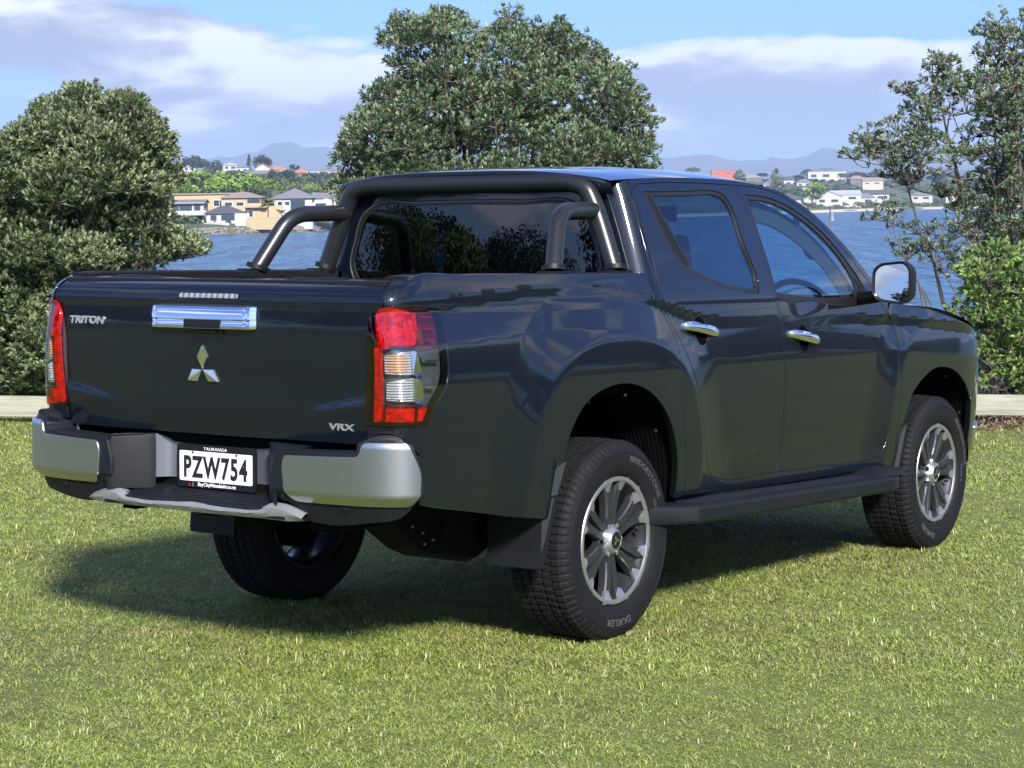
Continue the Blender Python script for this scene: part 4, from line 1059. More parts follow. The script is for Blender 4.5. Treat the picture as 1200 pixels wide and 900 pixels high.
w0.location = (0, -.757, .380); w0.rotation_euler = (0, math.radians(0), 0)
for (x, y, rz_, ry_) in ((3.0, -.760, 0, 24), (0, .757, math.pi, 10), (3.0, .760, math.pi, 50)):
    w = copy_tree(w0, UTE); w.location = (x, y, .380); w.rotation_mode = 'ZYX'; w.rotation_euler = (0, math.radians(ry_), rz_)
# ------------------------------------------------------------------ lawn, bank, water
HF = Vector((CD.x, CD.y, 0)).normalized(); HR = Vector((HF.y, -HF.x, 0))
def gpt(a, D, z=0.):
    """world point: a metres right of the view axis, D metres ahead of the camera, height z"""
    return Vector((CAM.x, CAM.y, 0)) + HR*a + HF*D + Vector((0, 0, z))
NZ = Q @ Vector((0, 0, 1))
def lawn_z(x, y):          # world height of the lawn plane
    return -(NZ.x*x + NZ.y*y)/NZ.z
def lawn_pt(a, D):
    p = gpt(a, D); p.z = lawn_z(p.x, p.y); return p
def vnoise(p, s, seed=0):
    from mathutils import noise
    return noise.noise(Vector((p[0]*s+seed, p[1]*s, seed*1.7)))
def grass_col(t, b):
    co = t.add('ShaderNodeNewGeometry').outputs['Position']
    n1 = t.noise(co, .55, 5, .6); n2 = t.noise(co, 9., 5, .7); n3 = t.noise(co, 90., 3, .7)
    c = t.mixc(n2, (.150, .200, .045), (.29, .32, .100))
    c = t.mixc(t.math('MULTIPLY', t.math('GREATER_THAN', n1, .55), .35), c, (.17, .155, .07))
    c = t.mixc(t.math('MULTIPLY', n3, .5), c, (.04, .05, .015))
    t.put(b, 'Base Color', c)
    t.put(b, 'Normal', t.add('ShaderNodeBump', {'Strength': 1., 'Distance': .02, 'Height': t.math('ADD', n3, n2)}).outputs[0])
LAWN = mat('lawn_turf', (.1, .12, .04), .95, spec=.2, build=grass_col)
EDGE_D = 19.2
mb = MB(); rows = []
Ds = [-90, -60, -40, -25, -15, -8] + list(np.arange(-4, 18.5, .8)) + [18.9, 19.4, 20.2, 21.5, 24, 28, 34, 45, 60, 90, 200]
As = [-120, -80, -50, -30, -20, -14, -10] + list(np.arange(-8, 8.1, .8)) + [10, 14, 20, 30, 50, 80, 120]
for D in Ds:
    row = []
    for a in As:
        p = gpt(a, D); z = lawn_z(p.x, p.y)
        z += .012*vnoise(p, .7) if D < 18 else 0
        ed = 18.9 + max(0, a-9)*1.2
        if D > ed:
            base = lawn_z(*gpt(a, ed).xy); k = (D-ed)
            z = max(base - .10*k - .30*max(0, k-2.0), WATER_Z - 1.5)
        row.append((p.x, p.y, z))
    rows.append(row)
LAWNO = tag(MB().grid(np.array(rows)).build('lawn', LAWN, smooth=True), kind='structure')
# blades of grass: tufts scattered over the lawn in view
def blade_mat(t, b):
    a = t.add('ShaderNodeAttribute', attribute_name='tint', attribute_type='INSTANCER').outputs['Fac']
    bl = t.add('ShaderNodeAttribute', attribute_name='blade').outputs['Fac']
    hh = t.add('ShaderNodeAttribute', attribute_name='along').outputs['Fac']
    pos = t.add('ShaderNodeNewGeometry').outputs['Position']
    n1 = t.noise(pos, .55, 5, .6); n2 = t.noise(pos, 2.2, 4, .6)
    g = t.ramp(t.math('ADD', t.math('MULTIPLY', bl, .75), t.math('MULTIPLY', a, .25)),
               [(0, (.120, .200, .026)), (.40, (.275, .360, .068)), (.72, (.430, .485, .135)), (.86, (.56, .56, .24)), (1, (.70, .66, .40))])
    dry = t.ramp(t.math('ADD', t.math('MULTIPLY', n1, .65), t.math('MULTIPLY', n2, .35)), [(.44, (0, 0, 0)), (.60, (1, 1, 1))])
    g2 = t.mixc(bl, (.16, .175, .045), (.44, .40, .18))
    c = t.mixc(t.math('MULTIPLY', dry, .52), g, g2)
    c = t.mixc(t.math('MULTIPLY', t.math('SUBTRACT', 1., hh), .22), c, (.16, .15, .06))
    t.put(b, 'Base Color', c)
    tr = t.add('ShaderNodeBsdfTranslucent', {0: c}); out = [n for n in t.n if n.type == 'OUTPUT_MATERIAL'][0]
    mx = t.add('ShaderNodeMixShader', {0: .28}); t.l.new(b.outputs[0], mx.inputs[1]); t.l.new(tr.outputs[0], mx.inputs[2]); t.l.new(mx.outputs[0], out.inputs[0])
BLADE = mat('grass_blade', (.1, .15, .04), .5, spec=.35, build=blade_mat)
def tuft(n, spread, hmin, hmax, w):
    V = []; F = []; bl = []; al = []
    for i in range(n):
        r = spread*math.sqrt(random.random()); a = random.uniform(0, 6.283); x, y = r*math.cos(a), r*math.sin(a)
        h = random.uniform(hmin, hmax); az = random.uniform(0, 6.283); ln = random.uniform(.5, 2.4)*h; ww = w*random.uniform(.5, 1.3)
        dx, dy = math.cos(az), math.sin(az); sa = az + math.pi/2 + random.uniform(-.6, .6); px, py = math.cos(sa)*ww/2, math.sin(sa)*ww/2
        b = len(V); v = random.random()
        for t_, k, wd_ in ((0, 0, 1), (.55, .33, .85), (1, 1, 0)):
            cx, cy, cz = x + dx*ln*k, y + dy*ln*k, h*t_*(1 - .25*k*ln/h) - .004
            if wd_: V += [(cx-px*wd_, cy-py*wd_, cz), (cx+px*wd_, cy+py*wd_, cz)]; al += [t_, t_]
            else: V += [(cx, cy, cz)]; al += [1]
        bl += [v]*5; F += [(b, b+1, b+3, b+2), (b+2, b+3, b+4)]
    me = bpy.data.meshes.new('grass_tuft'); me.from_pydata(V, [], F); me.materials.append(BLADE); me.shade_smooth()
    for nm, d in (('blade', bl), ('along', al)):
        at = me.attributes.new(nm, 'FLOAT', 'POINT'); at.data.foreach_set('value', d)
    return bpy.data.objects.new('grass_tuft', me)
tcol = bpy.data.collections.new('grass_tufts')
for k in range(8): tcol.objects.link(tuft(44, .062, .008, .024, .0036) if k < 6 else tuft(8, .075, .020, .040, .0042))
pts = []; 
def scatter(D0, D1, dens, sc, amul=1.12):
    half = lambda D: D*600/FPX*amul + .35
    n = int(dens*(D1-D0)*2*half((D0+D1)/2))
    D = rng.uniform(D0, D1, n); a = rng.uniform(-1, 1, n)*half(D)
    for d_, a_ in zip(D, a): pts.append((a_, d_, sc))
scatter(4.9, 7.0, 820, .85); scatter(7.0, 9.5, 560, 1.0); scatter(9.5, 13, 320, 1.2); scatter(13, 18.6, 150, 1.6)
P = []; S_ = []; T_ = []; R_ = []
for a_, d_, sc in pts:
    p = lawn_pt(a_, d_); n = .5 + .5*vnoise(p, 1.6, 3.1)
    tall = 1.5 if d_ > 16.9 and vnoise(p, 1.2, 9) > -.2 else 1
    P.append(tuple(p)); S_.append(sc*(.75 + .5*n)*random.uniform(.8, 1.2)*tall); T_.append(random.random()); R_.append(random.uniform(0, 6.283))
me = bpy.data.meshes.new('grass'); me.from_pydata(P, [], [])
for nm, d in (('sc', S_), ('tint', T_), ('rot', R_)):
    at = me.attributes.new(nm, 'FLOAT', 'POINT'); at.data.foreach_set('value', d)
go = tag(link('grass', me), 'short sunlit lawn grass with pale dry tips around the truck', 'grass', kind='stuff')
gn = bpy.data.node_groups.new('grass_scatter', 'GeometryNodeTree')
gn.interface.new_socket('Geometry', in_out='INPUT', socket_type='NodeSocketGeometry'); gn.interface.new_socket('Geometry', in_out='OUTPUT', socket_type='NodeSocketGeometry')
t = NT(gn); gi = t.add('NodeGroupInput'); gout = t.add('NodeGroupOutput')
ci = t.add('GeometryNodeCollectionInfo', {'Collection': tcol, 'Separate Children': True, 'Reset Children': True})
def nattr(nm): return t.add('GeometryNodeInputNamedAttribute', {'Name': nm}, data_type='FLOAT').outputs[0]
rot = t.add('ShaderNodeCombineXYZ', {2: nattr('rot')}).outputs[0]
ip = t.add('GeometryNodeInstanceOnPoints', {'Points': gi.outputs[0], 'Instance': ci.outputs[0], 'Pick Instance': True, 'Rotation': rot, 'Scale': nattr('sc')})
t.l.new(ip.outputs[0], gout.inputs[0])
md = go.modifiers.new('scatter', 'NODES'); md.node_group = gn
# a few fallen bits on the lawn
for (X, Y, c_) in ((1138, 664, (.75, .73, .68)),):
    d_ = None
# water
def water_m(t, b):
    pos = t.add('ShaderNodeNewGeometry').outputs['Position']
    v = t.mapv(pos, (1, 1, 1), rot=(0, 0, -YAW))
    n1 = t.noise(t.mapv(v, (1., .45, 1)), .9, 4, .6, .4); n2 = t.noise(t.mapv(v, (1., .4, 1)), .16, 4, .6, .3); n3 = t.noise(t.mapv(v, (.02, .006, 1)), 1., 4, .55)
    h = t.math('ADD', t.math('MULTIPLY', n1, .25), t.math('MULTIPLY', n2, 1.1))
    t.put(b, 'Normal', t.add('ShaderNodeBump', {'Strength': 1., 'Distance': 2.2, 'Height': h}).outputs[0])
    n4 = t.noise(t.mapv(v, (.16, 1.1, 1)), 1., 3, .6, .3); n5 = t.noise(t.mapv(v, (.03, .25, 1)), 1., 3, .6, .3)
    c = t.mixc(n3, (.040, .125, .205), (.070, .180, .260))
    k = t.math('ADD', t.math('MULTIPLY', n4, .6), t.math('MULTIPLY', n5, .4))
    c = t.mixc(t.ramp(k, [(.42, (0, 0, 0)), (.60, (1, 1, 1))]), (.005, .030, .070), c)  # ripple shading painted in: dark streaks put into the water colour
    t.put(b, 'Base Color', c)
WATER = mat('sea_water', (.02, .08, .14), .25, spec=.14, build=water_m)
mb = MB(); mb.add([tuple(gpt(a, D, WATER_Z)) for a, D in ((-3500, 30), (3500, 30), (9000, 9000), (-9000, 9000))], [(0, 1, 2, 3)])
tag(mb.build('water', WATER), kind='structure')
# ------------------------------------------------------------------ far shore
def hz_y(X): return 247 - (X-250)*.016
SX = [-900, -300, 0, 245, 386, 600, 760, 950, 1060, 1250, 1600, 2200]
SD = [380, 440, 470, 513, 560, 690, 850, 1040, 1230, 1330, 1450, 1600]
def shoreD(X): return float(np.interp(X, SX, SD))
def on_ray(X, D):
    p = gpt(0, D) + HR*(D*(X-600)/FPX); return p
def land_h(X, D):
    """height above the water level on the ray through X, at distance D"""
    k = D - shoreD(X)
    if k < 0: return max(-3, k*.25)
    L = _interp(k, [0, 3, 8, 60, 140, 260, 420, 700, 1100, 2500], [.2, 1.5, 2.0, 3.0, 6.0, 15., 21, 22, 20, 14])
    Rr = _interp(k, [0, 4, 12, 100, 220, 400, 700, 1200, 2500], [.2, .9, 1.2, 2.0, 4., 12, 24, 27, 18])
    s = float(sstep((X-430)/300))
    h = float(L)*(1-s) + float(Rr)*s
    return h
def land_pt(X, D):
    p = on_ray(X, D); p.z = WATER_Z + land_h(X, D); return p
def land_m(t, b):
    pos = t.add('ShaderNodeNewGeometry').outputs['Position']
    n = t.noise(pos, .05, 5, .6); n2 = t.noise(pos, .5, 4)
    c = t.ramp(n, [(.35, (.045, .065, .025)), (.5, (.085, .11, .04)), (.62, (.13, .12, .06))])
    t.put(b, 'Base Color', t.mixc(t.math('MULTIPLY', n2, .5), c, (.05, .06, .03)))
LAND = mat('far_land', (.08, .1, .04), .95, build=land_m)
XS = list(np.linspace(-900, 2200, 90)); KS = [-30, -1, 0, 1, 3, 5, 8, 14, 25, 45, 60, 90, 140, 200, 260, 340, 420, 550, 700, 900, 1200, 1700, 2500]
g = [[tuple(land_pt(X, shoreD(X)+k) + Vector((0, 0, 1.5*vnoise((X*.02, k*.01), 1., 4) if k > 60 else 0))) for X in XS] for k in KS]
tag(MB().grid(np.array(g)).build('far_shore', LAND, smooth=True), kind='structure')
# mountains
def mount_m(t, b):
    pos = t.add('ShaderNodeNewGeometry').outputs['Position']
    n = t.noise(pos, .0012, 6, .6)
    t.put(b, 'Base Color', t.mixc(n, (.03, .05, .035), (.07, .09, .05)))
MOUNT = mat('mountain_forest', (.05, .07, .04), .95, build=mount_m)
ridge = [(-900, 215), (-300, 212), (0, 206), (180, 198), (245, 187), (275, 181), (300, 176), (318, 170), (345, 169), (365, 172), (385, 172), (430, 168), (500, 175), (600, 186), (700, 190), (780, 184), (805, 184), (835, 180), (870, 186), (910, 186),
         (950, 180), (975, 173), (1000, 170), (1050, 166), (1100, 170), (1200, 178), (1400, 190), (1700, 200), (2200, 214)]
rx, ry = zip(*ridge)
for nm, D0, kk in (('mountains', 11000, 1.0), ('foothills', 7000, .42)):
    g = []
    Xr = np.linspace(-900, 2200, 320)
    for j, f in enumerate((0, .25, .5, .75, .92, 1, .8, 0)):
        row = []
        for i, X in enumerate(Xr):
            top = (hz_y(X) - float(_interp(X, rx, ry)))/FPX*D0*kk + (vnoise((X, 0), .03, 2)*30 + vnoise((X, 0), .11, 2)*12)*kk
            top += (vnoise((X, 7), .012, 6)*90 if kk < 1 else 0)
            D = D0*(.82 + .18*j/5) + vnoise((X, j*40), .02, j)*260
            p = on_ray(X, D); z = WATER_Z + max(top, 20)*f + (vnoise((X, j*31), .05, 3)*40*f*(1-f)*2)
            row.append((p.x, p.y, z if f > 0 else WATER_Z-20))
        g.append(row)
    tag(MB().grid(np.array(g)).build(nm, MOUNT, smooth=True), kind='structure')
# ------------------------------------------------------------------ trees near the water
def leaf_mat(name, dark, mid, light, under, rough=.42):
    def f(t, b):
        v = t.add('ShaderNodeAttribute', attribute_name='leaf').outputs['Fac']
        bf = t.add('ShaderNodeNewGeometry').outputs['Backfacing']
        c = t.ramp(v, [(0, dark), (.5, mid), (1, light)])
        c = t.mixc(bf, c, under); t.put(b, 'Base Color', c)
        tr = t.add('ShaderNodeBsdfTranslucent', {0: t.mixc(.5, c, (.10, .16, .03))}); out = [n for n in t.n if n.type == 'OUTPUT_MATERIAL'][0]
        mx = t.add('ShaderNodeMixShader', {0: .16}); t.l.new(b.outputs[0], mx.inputs[1]); t.l.new(tr.outputs[0], mx.inputs[2]); t.l.new(mx.outputs[0], out.inputs[0])
    return mat(name, mid, rough, spec=.45, build=f)
LEAF = leaf_mat('pohutukawa_leaf', (.015, .032, .010), (.036, .070, .022), (.19, .26, .13), (.23, .28, .17))  # lightest tone mixes pale new tips with glints painted into the colour
LEAF2 = leaf_mat('pohutukawa_olive_leaf', (.016, .030, .009), (.042, .070, .020), (.22, .27, .12), (.25, .29, .16))
LEAFB = leaf_mat('broad_bright_leaf', (.06, .11, .02), (.11, .19, .035), (.22, .32, .07), (.20, .27, .10))
def bark_m(t, b):
    co = obco(t); n = t.noise(t.mapv(co, (1, 1, .25)), 30, 5, .65)
    t.put(b, 'Base Color', t.ramp(n, [(.3, (.035, .028, .024)), (.55, (.10, .085, .075)), (.75, (.19, .17, .155))]))
    t.put(b, 'Normal', t.add('ShaderNodeBump', {'Strength': .6, 'Distance': .01, 'Height': n}).outputs[0])
BARK = mat('grey_bark', (.1, .09, .08), .9, build=bark_m)
def leaves_mesh(name, pos, nrm, size, m, parent, nl=8, seed=0, aspect=.36, val=None, spread=1.05):
    """rosettes of folded leaves at pos, facing nrm"""
    r = np.random.default_rng(seed); n = len(pos)
    nrm = nrm/np.linalg.norm(nrm, axis=1)[:, None]
    t1 = np.cross(nrm, r.normal(size=(n, 3))); t1 /= np.linalg.norm(t1, axis=1)[:, None]; t2 = np.cross(nrm, t1)
    k = np.arange(nl); ang = (k*2.399)[None] + r.uniform(0, 6.28, (n, 1)) + r.normal(0, .25, (n, nl))
    el = np.linspace(.15, spread, nl)[None] + r.normal(0, .18, (n, nl))        # tilt away from the axis
    L = size[:, None]*r.uniform(.7, 1.15, (n, nl))
    rad = t1[:, None]*np.cos(ang)[..., None] + t2[:, None]*np.sin(ang)[..., None]
    d = nrm[:, None]*np.cos(el)[..., None] + rad*np.sin(el)[..., None]
    sdv = np.cross(d, nrm[:, None] + .01); sdv /= np.linalg.norm(sdv, axis=2)[..., None] + 1e-9
    up = np.cross(sdv, d)
    w = L*aspect/2
    base = pos[:, None] + d*(L*.08)[..., None] + r.normal(0, .12, (n, nl, 1))*size[:, None, None]*nrm[:, None]
    mid = base + d*(L*.55)[..., None]; tip = base + d*(L*.98)[..., None] - up*(L*.12)[..., None]*0 - nrm[:, None]*(L*.10)[..., None]
    s1 = mid + sdv*w[..., None] + up*(w*.35)[..., None]; s2 = mid - sdv*w[..., None] + up*(w*.35)[..., None]
    V = np.stack([base, s1, tip, s2], 2).reshape(-1, 3); q = n*nl
    F = np.arange(q)[:, None]*4
    F = np.concatenate([F + [0, 1, 2], F + [0, 2, 3]], 1).reshape(-1, 3)
    me = bpy.data.meshes.new(name); me.vertices.add(len(V)); me.vertices.foreach_set('co', V.ravel())
    me.loops.add(F.size); me.loops.foreach_set('vertex_index', F.ravel()); me.polygons.add(len(F))
    me.polygons.foreach_set('loop_start', np.arange(0, F.size, 3)); me.update(calc_edges=True)
    vv = (r.uniform(0, 1, n) if val is None else val)[:, None] + r.normal(0, .13, (n, nl)); vv = np.repeat(np.clip(vv, 0, 1).ravel(), 4)
    at = me.attributes.new('leaf', 'FLOAT', 'POINT'); at.data.foreach_set('value', vv)
    return link(name, me, m, parent)
def blob_noise(d, seed):
    from mathutils import noise
    return noise.noise(Vector(d)*2.3 + Vector((seed*3.1, seed, 0)))
def make_tree(name, label, D, outline, base, group=None, leaf=LEAF,  leafsize=.062, spacing=.36, cr=(.26, .42), ros=46, depth=1.0, seed=1, bare=0., trunkr=.09,
              holes=(), ntw=6, nl=8, limbs=7, twigr=.004, gap=0., cat='tree', aspect=.36, inset=.10):
    """crown outline given on the photograph, read at distance D; base = pixel of the foot"""
    r = np.random.default_rng(seed); ol = np.array(outline, float); m_px = FPX/D
    lo, hi = ol.min(0), ol.max(0)
    foot = wpt(base[0], base[1], D); foot.z = min(foot.z, lawn_z(foot.x, foot.y) - .25 if D > 18 else 99)
    ol = offs(ol, inset*m_px); root = empty(name, Matrix.Translation(foot)); tag(root, label, cat, group)
    cl = []; olf = smooth([tuple(q) for q in ol], 8.)
    tries = 0
    while tries < 6000:
        tries += 1
        p = r.uniform(lo, hi)
        if not inside(p[None], ol)[0]: continue
        e = float(bdist(p[None], olf)[0])/m_px
        R = r.uniform(*cr)
        if e < R*.55: 
            R = max(e*1.7, .15)
            if e < .07: continue
        dd = min(depth, math.sqrt(max(0, e*2.2))*depth*.9)
        z = r.uniform(-1, 1)*dd
        if any(np.hypot(*(p-h[:2])) < h[2] and r.random() < h[3] for h in holes): continue
        c = np.array(wpt(p[0], p[1], D + z))
        if any(np.linalg.norm((c-q[0])*[1, 1, 1.15]) < spacing*1.75*(R+q[1]) for q in cl): continue
        cl.append((c, R, e))
    # branches: each clump hangs on a curved limb that leaves one of a few main stems
    f = np.array(foot); cs = np.array([c for c, _, _ in cl]); top = cs.mean(0)
    mains = cs[r.choice(len(cs), min(limbs, len(cs)), replace=False)]
    tr = MB(); tips = []
    nodes = [(f, trunkr)]
    for mn in mains:
        k = 9; mid = f*.55 + mn*.45 + np.array([0, 0, -.12*np.linalg.norm(mn-f)]) + r.normal(0, .12, 3)
        path = [(1-t)**2*f + 2*t*(1-t)*mid + t*t*mn + r.normal(0, .035, 3)*math.sin(t*3.14) for t in np.linspace(0, 1, k)]
        rad = [trunkr*(1-t*.82)*.75 for t in np.linspace(0, 1, k)]
        tr.tube([tuple(p) for p in path], rad, 7, cap=False)
        nodes += [(p, q) for p, q in zip(path[2:], rad[2:])]
    npos = np.array([n[0] for n in nodes]); nrad = [n[1] for n in nodes]
    order = np.argsort(np.linalg.norm(cs - f, axis=1))
    for i in order:
        c, R, e = cl[i]
        dist = np.linalg.norm(npos - c, axis=1) + .35*np.maximum(0, npos[:, 2] - c[2])
        j = int(np.argmin(dist)); a = npos[j]; L = np.linalg.norm(c-a); ra = min(nrad[j]*.72, .012 + .012*L)
        k = max(3, int(L/.15)); mid = (a+c)/2 + r.normal(0, .16*L, 3); mid[2] -= .08*L
        path = [(1-t)**2*a + 2*t*(1-t)*mid + t*t*c for t in np.linspace(0, 1, k+1)]
        rad = [ra*(1-t) + .006*t for t in np.linspace(0, 1, k+1)]
        tr.tube([tuple(p) for p in path], rad, 5, cap=False)
        npos = np.concatenate([npos, path[1:]]); nrad += rad[1:]
    pos = []; nor = []; sz = []; val = []
    for ci, (c, R, e) in enumerate(cl):
        n = max(2, int(1.9*ros*(R/.34)**2))
        if r.random() < bare: n = int(n*.12)
        tone = r.uniform(.05, .85)
        d = r.normal(size=(n, 3)); d /= np.linalg.norm(d, axis=1)[:, None]; d[:, 2] = np.where(d[:, 2] < -.12, -d[:, 2]*r.uniform(.2, 1.2, n), d[:, 2]); d /= np.linalg.norm(d, axis=1)[:, None]
        rr = R*(.62 + .38*r.uniform(0, 1, n)**.5)
        rr *= 1 + .45*np.array([blob_noise(q, ci + seed) for q in d])
        p = c + d*rr[:, None]*[1, 1, .86]
        pos.append(p); nn = d + [0, 0, .55] + r.normal(0, .25, (n, 3)); nor.append(nn)
        sz.append(r.uniform(.8, 1.25, n)*leafsize)
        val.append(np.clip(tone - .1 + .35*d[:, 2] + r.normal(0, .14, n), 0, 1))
        for q in p[::max(1, n//ntw)]:
            mid = (c+q)/2 + r.normal(0, .05*R, 3)
            tr.tube([tuple(c), tuple(mid), tuple(q)], [.008, .005, twigr], 3, cap=False)
    inv = np.array(foot)
    pos = np.concatenate(pos) - inv; nor = np.concatenate(nor); sz = np.concatenate(sz); val = np.concatenate(val)
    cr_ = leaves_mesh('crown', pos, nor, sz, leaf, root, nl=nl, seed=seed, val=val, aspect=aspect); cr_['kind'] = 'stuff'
    tr.v = [tuple(np.array(v) - inv) for v in tr.v]
    tk = tr.build('trunk', BARK, root, smooth=True)
    return root
G_ = 'pohutukawa trees on the bank'
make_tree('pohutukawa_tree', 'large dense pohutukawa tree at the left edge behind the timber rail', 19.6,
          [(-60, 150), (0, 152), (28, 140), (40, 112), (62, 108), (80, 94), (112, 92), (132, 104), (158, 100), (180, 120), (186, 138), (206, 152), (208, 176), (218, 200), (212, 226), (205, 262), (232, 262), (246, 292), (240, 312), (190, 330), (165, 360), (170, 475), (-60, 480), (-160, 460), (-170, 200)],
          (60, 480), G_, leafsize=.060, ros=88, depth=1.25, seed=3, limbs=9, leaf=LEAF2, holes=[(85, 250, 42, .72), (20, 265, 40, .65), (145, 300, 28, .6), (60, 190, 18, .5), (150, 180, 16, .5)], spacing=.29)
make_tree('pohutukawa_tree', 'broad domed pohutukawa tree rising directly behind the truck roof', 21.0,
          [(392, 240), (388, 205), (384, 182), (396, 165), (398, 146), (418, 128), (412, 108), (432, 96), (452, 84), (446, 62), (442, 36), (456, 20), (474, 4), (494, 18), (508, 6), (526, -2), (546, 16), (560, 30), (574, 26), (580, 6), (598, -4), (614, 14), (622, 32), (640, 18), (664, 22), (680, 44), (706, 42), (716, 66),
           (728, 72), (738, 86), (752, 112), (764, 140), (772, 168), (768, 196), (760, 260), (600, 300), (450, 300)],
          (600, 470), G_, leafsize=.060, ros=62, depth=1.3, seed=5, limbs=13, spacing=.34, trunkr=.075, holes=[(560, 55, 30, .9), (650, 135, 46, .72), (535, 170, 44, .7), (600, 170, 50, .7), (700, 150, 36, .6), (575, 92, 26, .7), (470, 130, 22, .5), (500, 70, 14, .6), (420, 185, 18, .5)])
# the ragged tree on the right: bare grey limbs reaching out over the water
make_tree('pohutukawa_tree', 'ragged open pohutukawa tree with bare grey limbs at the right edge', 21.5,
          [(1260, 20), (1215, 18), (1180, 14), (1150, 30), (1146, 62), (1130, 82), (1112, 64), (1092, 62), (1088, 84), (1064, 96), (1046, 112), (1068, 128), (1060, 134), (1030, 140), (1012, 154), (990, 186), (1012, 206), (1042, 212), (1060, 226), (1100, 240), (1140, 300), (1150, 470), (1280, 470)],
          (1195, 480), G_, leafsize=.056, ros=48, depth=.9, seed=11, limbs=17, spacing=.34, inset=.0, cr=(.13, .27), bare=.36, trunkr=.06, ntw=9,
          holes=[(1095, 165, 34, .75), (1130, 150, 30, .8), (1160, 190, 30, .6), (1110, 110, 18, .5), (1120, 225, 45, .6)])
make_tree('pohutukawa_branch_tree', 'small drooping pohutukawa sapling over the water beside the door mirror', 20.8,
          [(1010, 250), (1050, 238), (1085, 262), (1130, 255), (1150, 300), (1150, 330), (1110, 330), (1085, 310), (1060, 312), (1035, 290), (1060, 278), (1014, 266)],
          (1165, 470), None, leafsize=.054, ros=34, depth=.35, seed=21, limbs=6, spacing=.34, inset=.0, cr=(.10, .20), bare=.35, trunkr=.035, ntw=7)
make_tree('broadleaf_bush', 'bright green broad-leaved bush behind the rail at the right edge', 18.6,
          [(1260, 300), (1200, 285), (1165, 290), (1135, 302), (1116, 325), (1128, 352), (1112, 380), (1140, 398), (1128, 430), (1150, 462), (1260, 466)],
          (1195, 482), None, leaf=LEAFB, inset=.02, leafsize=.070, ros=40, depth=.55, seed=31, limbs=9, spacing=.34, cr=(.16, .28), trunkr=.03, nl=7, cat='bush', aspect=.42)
# ------------------------------------------------------------------ timber rail
def wood(t, b):
    co = obco(t); n = t.noise(t.mapv(co, (.6, 9, 9)), 5, 6, .65, .6); n2 = t.noise(t.mapv(co, (.5, 1, 1)), 2.2, 4)
    c = t.ramp(n, [(.3, (.17, .16, .13)), (.5, (.28, .27, .225)), (.7, (.37, .355, .30))])
    c = t.mixc(t.math('MULTIPLY', n2, .5), c, (.26, .28, .17)); t.put(b, 'Base Color', c)
    t.put(b, 'Normal', t.add('ShaderNodeBump', {'Strength': .5, 'Distance': .004, 'Height': n}).outputs[0])
WOOD = mat('weathered_timber', (.4, .38, .3), .85, build=wood)
RD = 17.3
def plane_pt(X, Y, D): return Vector(wpt(X, Y, D))
rail = empty('timber_rail_fence', Matrix.Translation(lawn_pt(0, RD))); tag(rail, 'low weathered timber rail fence along the edge of the lawn', 'fence')
A0 = lawn_pt(-7.5, RD); A1 = lawn_pt(7.5, RD); ax = (A1-A0).normalized(); M0 = Matrix((ax, Vector((0, 0, 1)).cross(ax).normalized(), Vector((0, 0, 1)))).transposed()
def zat(X, Yv): return wpt(X, Yv, RD/ (CD.dot(HF))).z
za = wpt(25, 487, RD).z; zb = wpt(1175, 489.5, RD).z; zt_ = wpt(25, 463, RD).z - za
sl_ = (zb - za)/((1150)/FPX*RD)
for i, (a, b) in enumerate(((-7.5, -3.76), (-3.755, -.02), (-.015, 3.72), (3.725, 7.5))):
    mb = MB(); mid = (a+b)/2; M = Matrix.Translation(gpt(mid, RD) + Vector((0, 0, za + sl_*(mid + 575/FPX*RD) + zt_/2))) @ (M0.to_4x4()) @ Matrix.Rotation(-math.atan(sl_), 4, 'Y')
    L = (b-a)/2; mb.box((-L, -.04, -zt_/2), (L, .04, zt_/2), ch=.006)
    o = mb.build('rail', WOOD, None, smooth=True); o.matrix_world = M; bpy.context.view_layer.update(); o.parent = rail; o.matrix_parent_inverse = rail.matrix_world.inverted()
for a in (-7.4, -3.76, -.02, 3.72, 7.4):
    p = lawn_pt(a, RD + .13); M = Matrix.Translation(p)
    mb = MB(); mb.box((-.07, -.07, -.4), (.07, .07, .26), ch=.008); o = mb.build('post', WOOD, None, smooth=True); o.matrix_world = M; o.parent = rail; o.matrix_parent_inverse = rail.matrix_world.inverted()
# leaf litter under the rail at the right
def litter_m(t, b):
    v = t.add('ShaderNodeAttribute', attribute_name='leaf').outputs['Fac']
    t.put(b, 'Base Color', t.ramp(v, [(0, (.08, .05, .03)), (.5, (.16, .11, .07)), (1, (.30, .22, .15))]))
LITTER = mat('dead_leaf', (.15, .1, .07), .8, build=litter_m)
n = 2600; aa = rng.uniform(3.4, 6.5, n); dd = RD + rng.normal(.25, .5, n); keep = dd > RD - .75; aa, dd = aa[keep], dd[keep]
pp = np.array([tuple(lawn_pt(a, d) + Vector((0, 0, random.uniform(.01, .05)))) for a, d in zip(aa, dd)])
lt = leaves_mesh('leaf_litter', pp, rng.normal(0, .3, (len(pp), 3)) + [0, 0, 1], np.full(len(pp), .05), LITTER, None, nl=3, spread=1.5)
tag(lt, 'dead brown leaves lying under the rail at the right', 'leaf litter', kind='stuff')
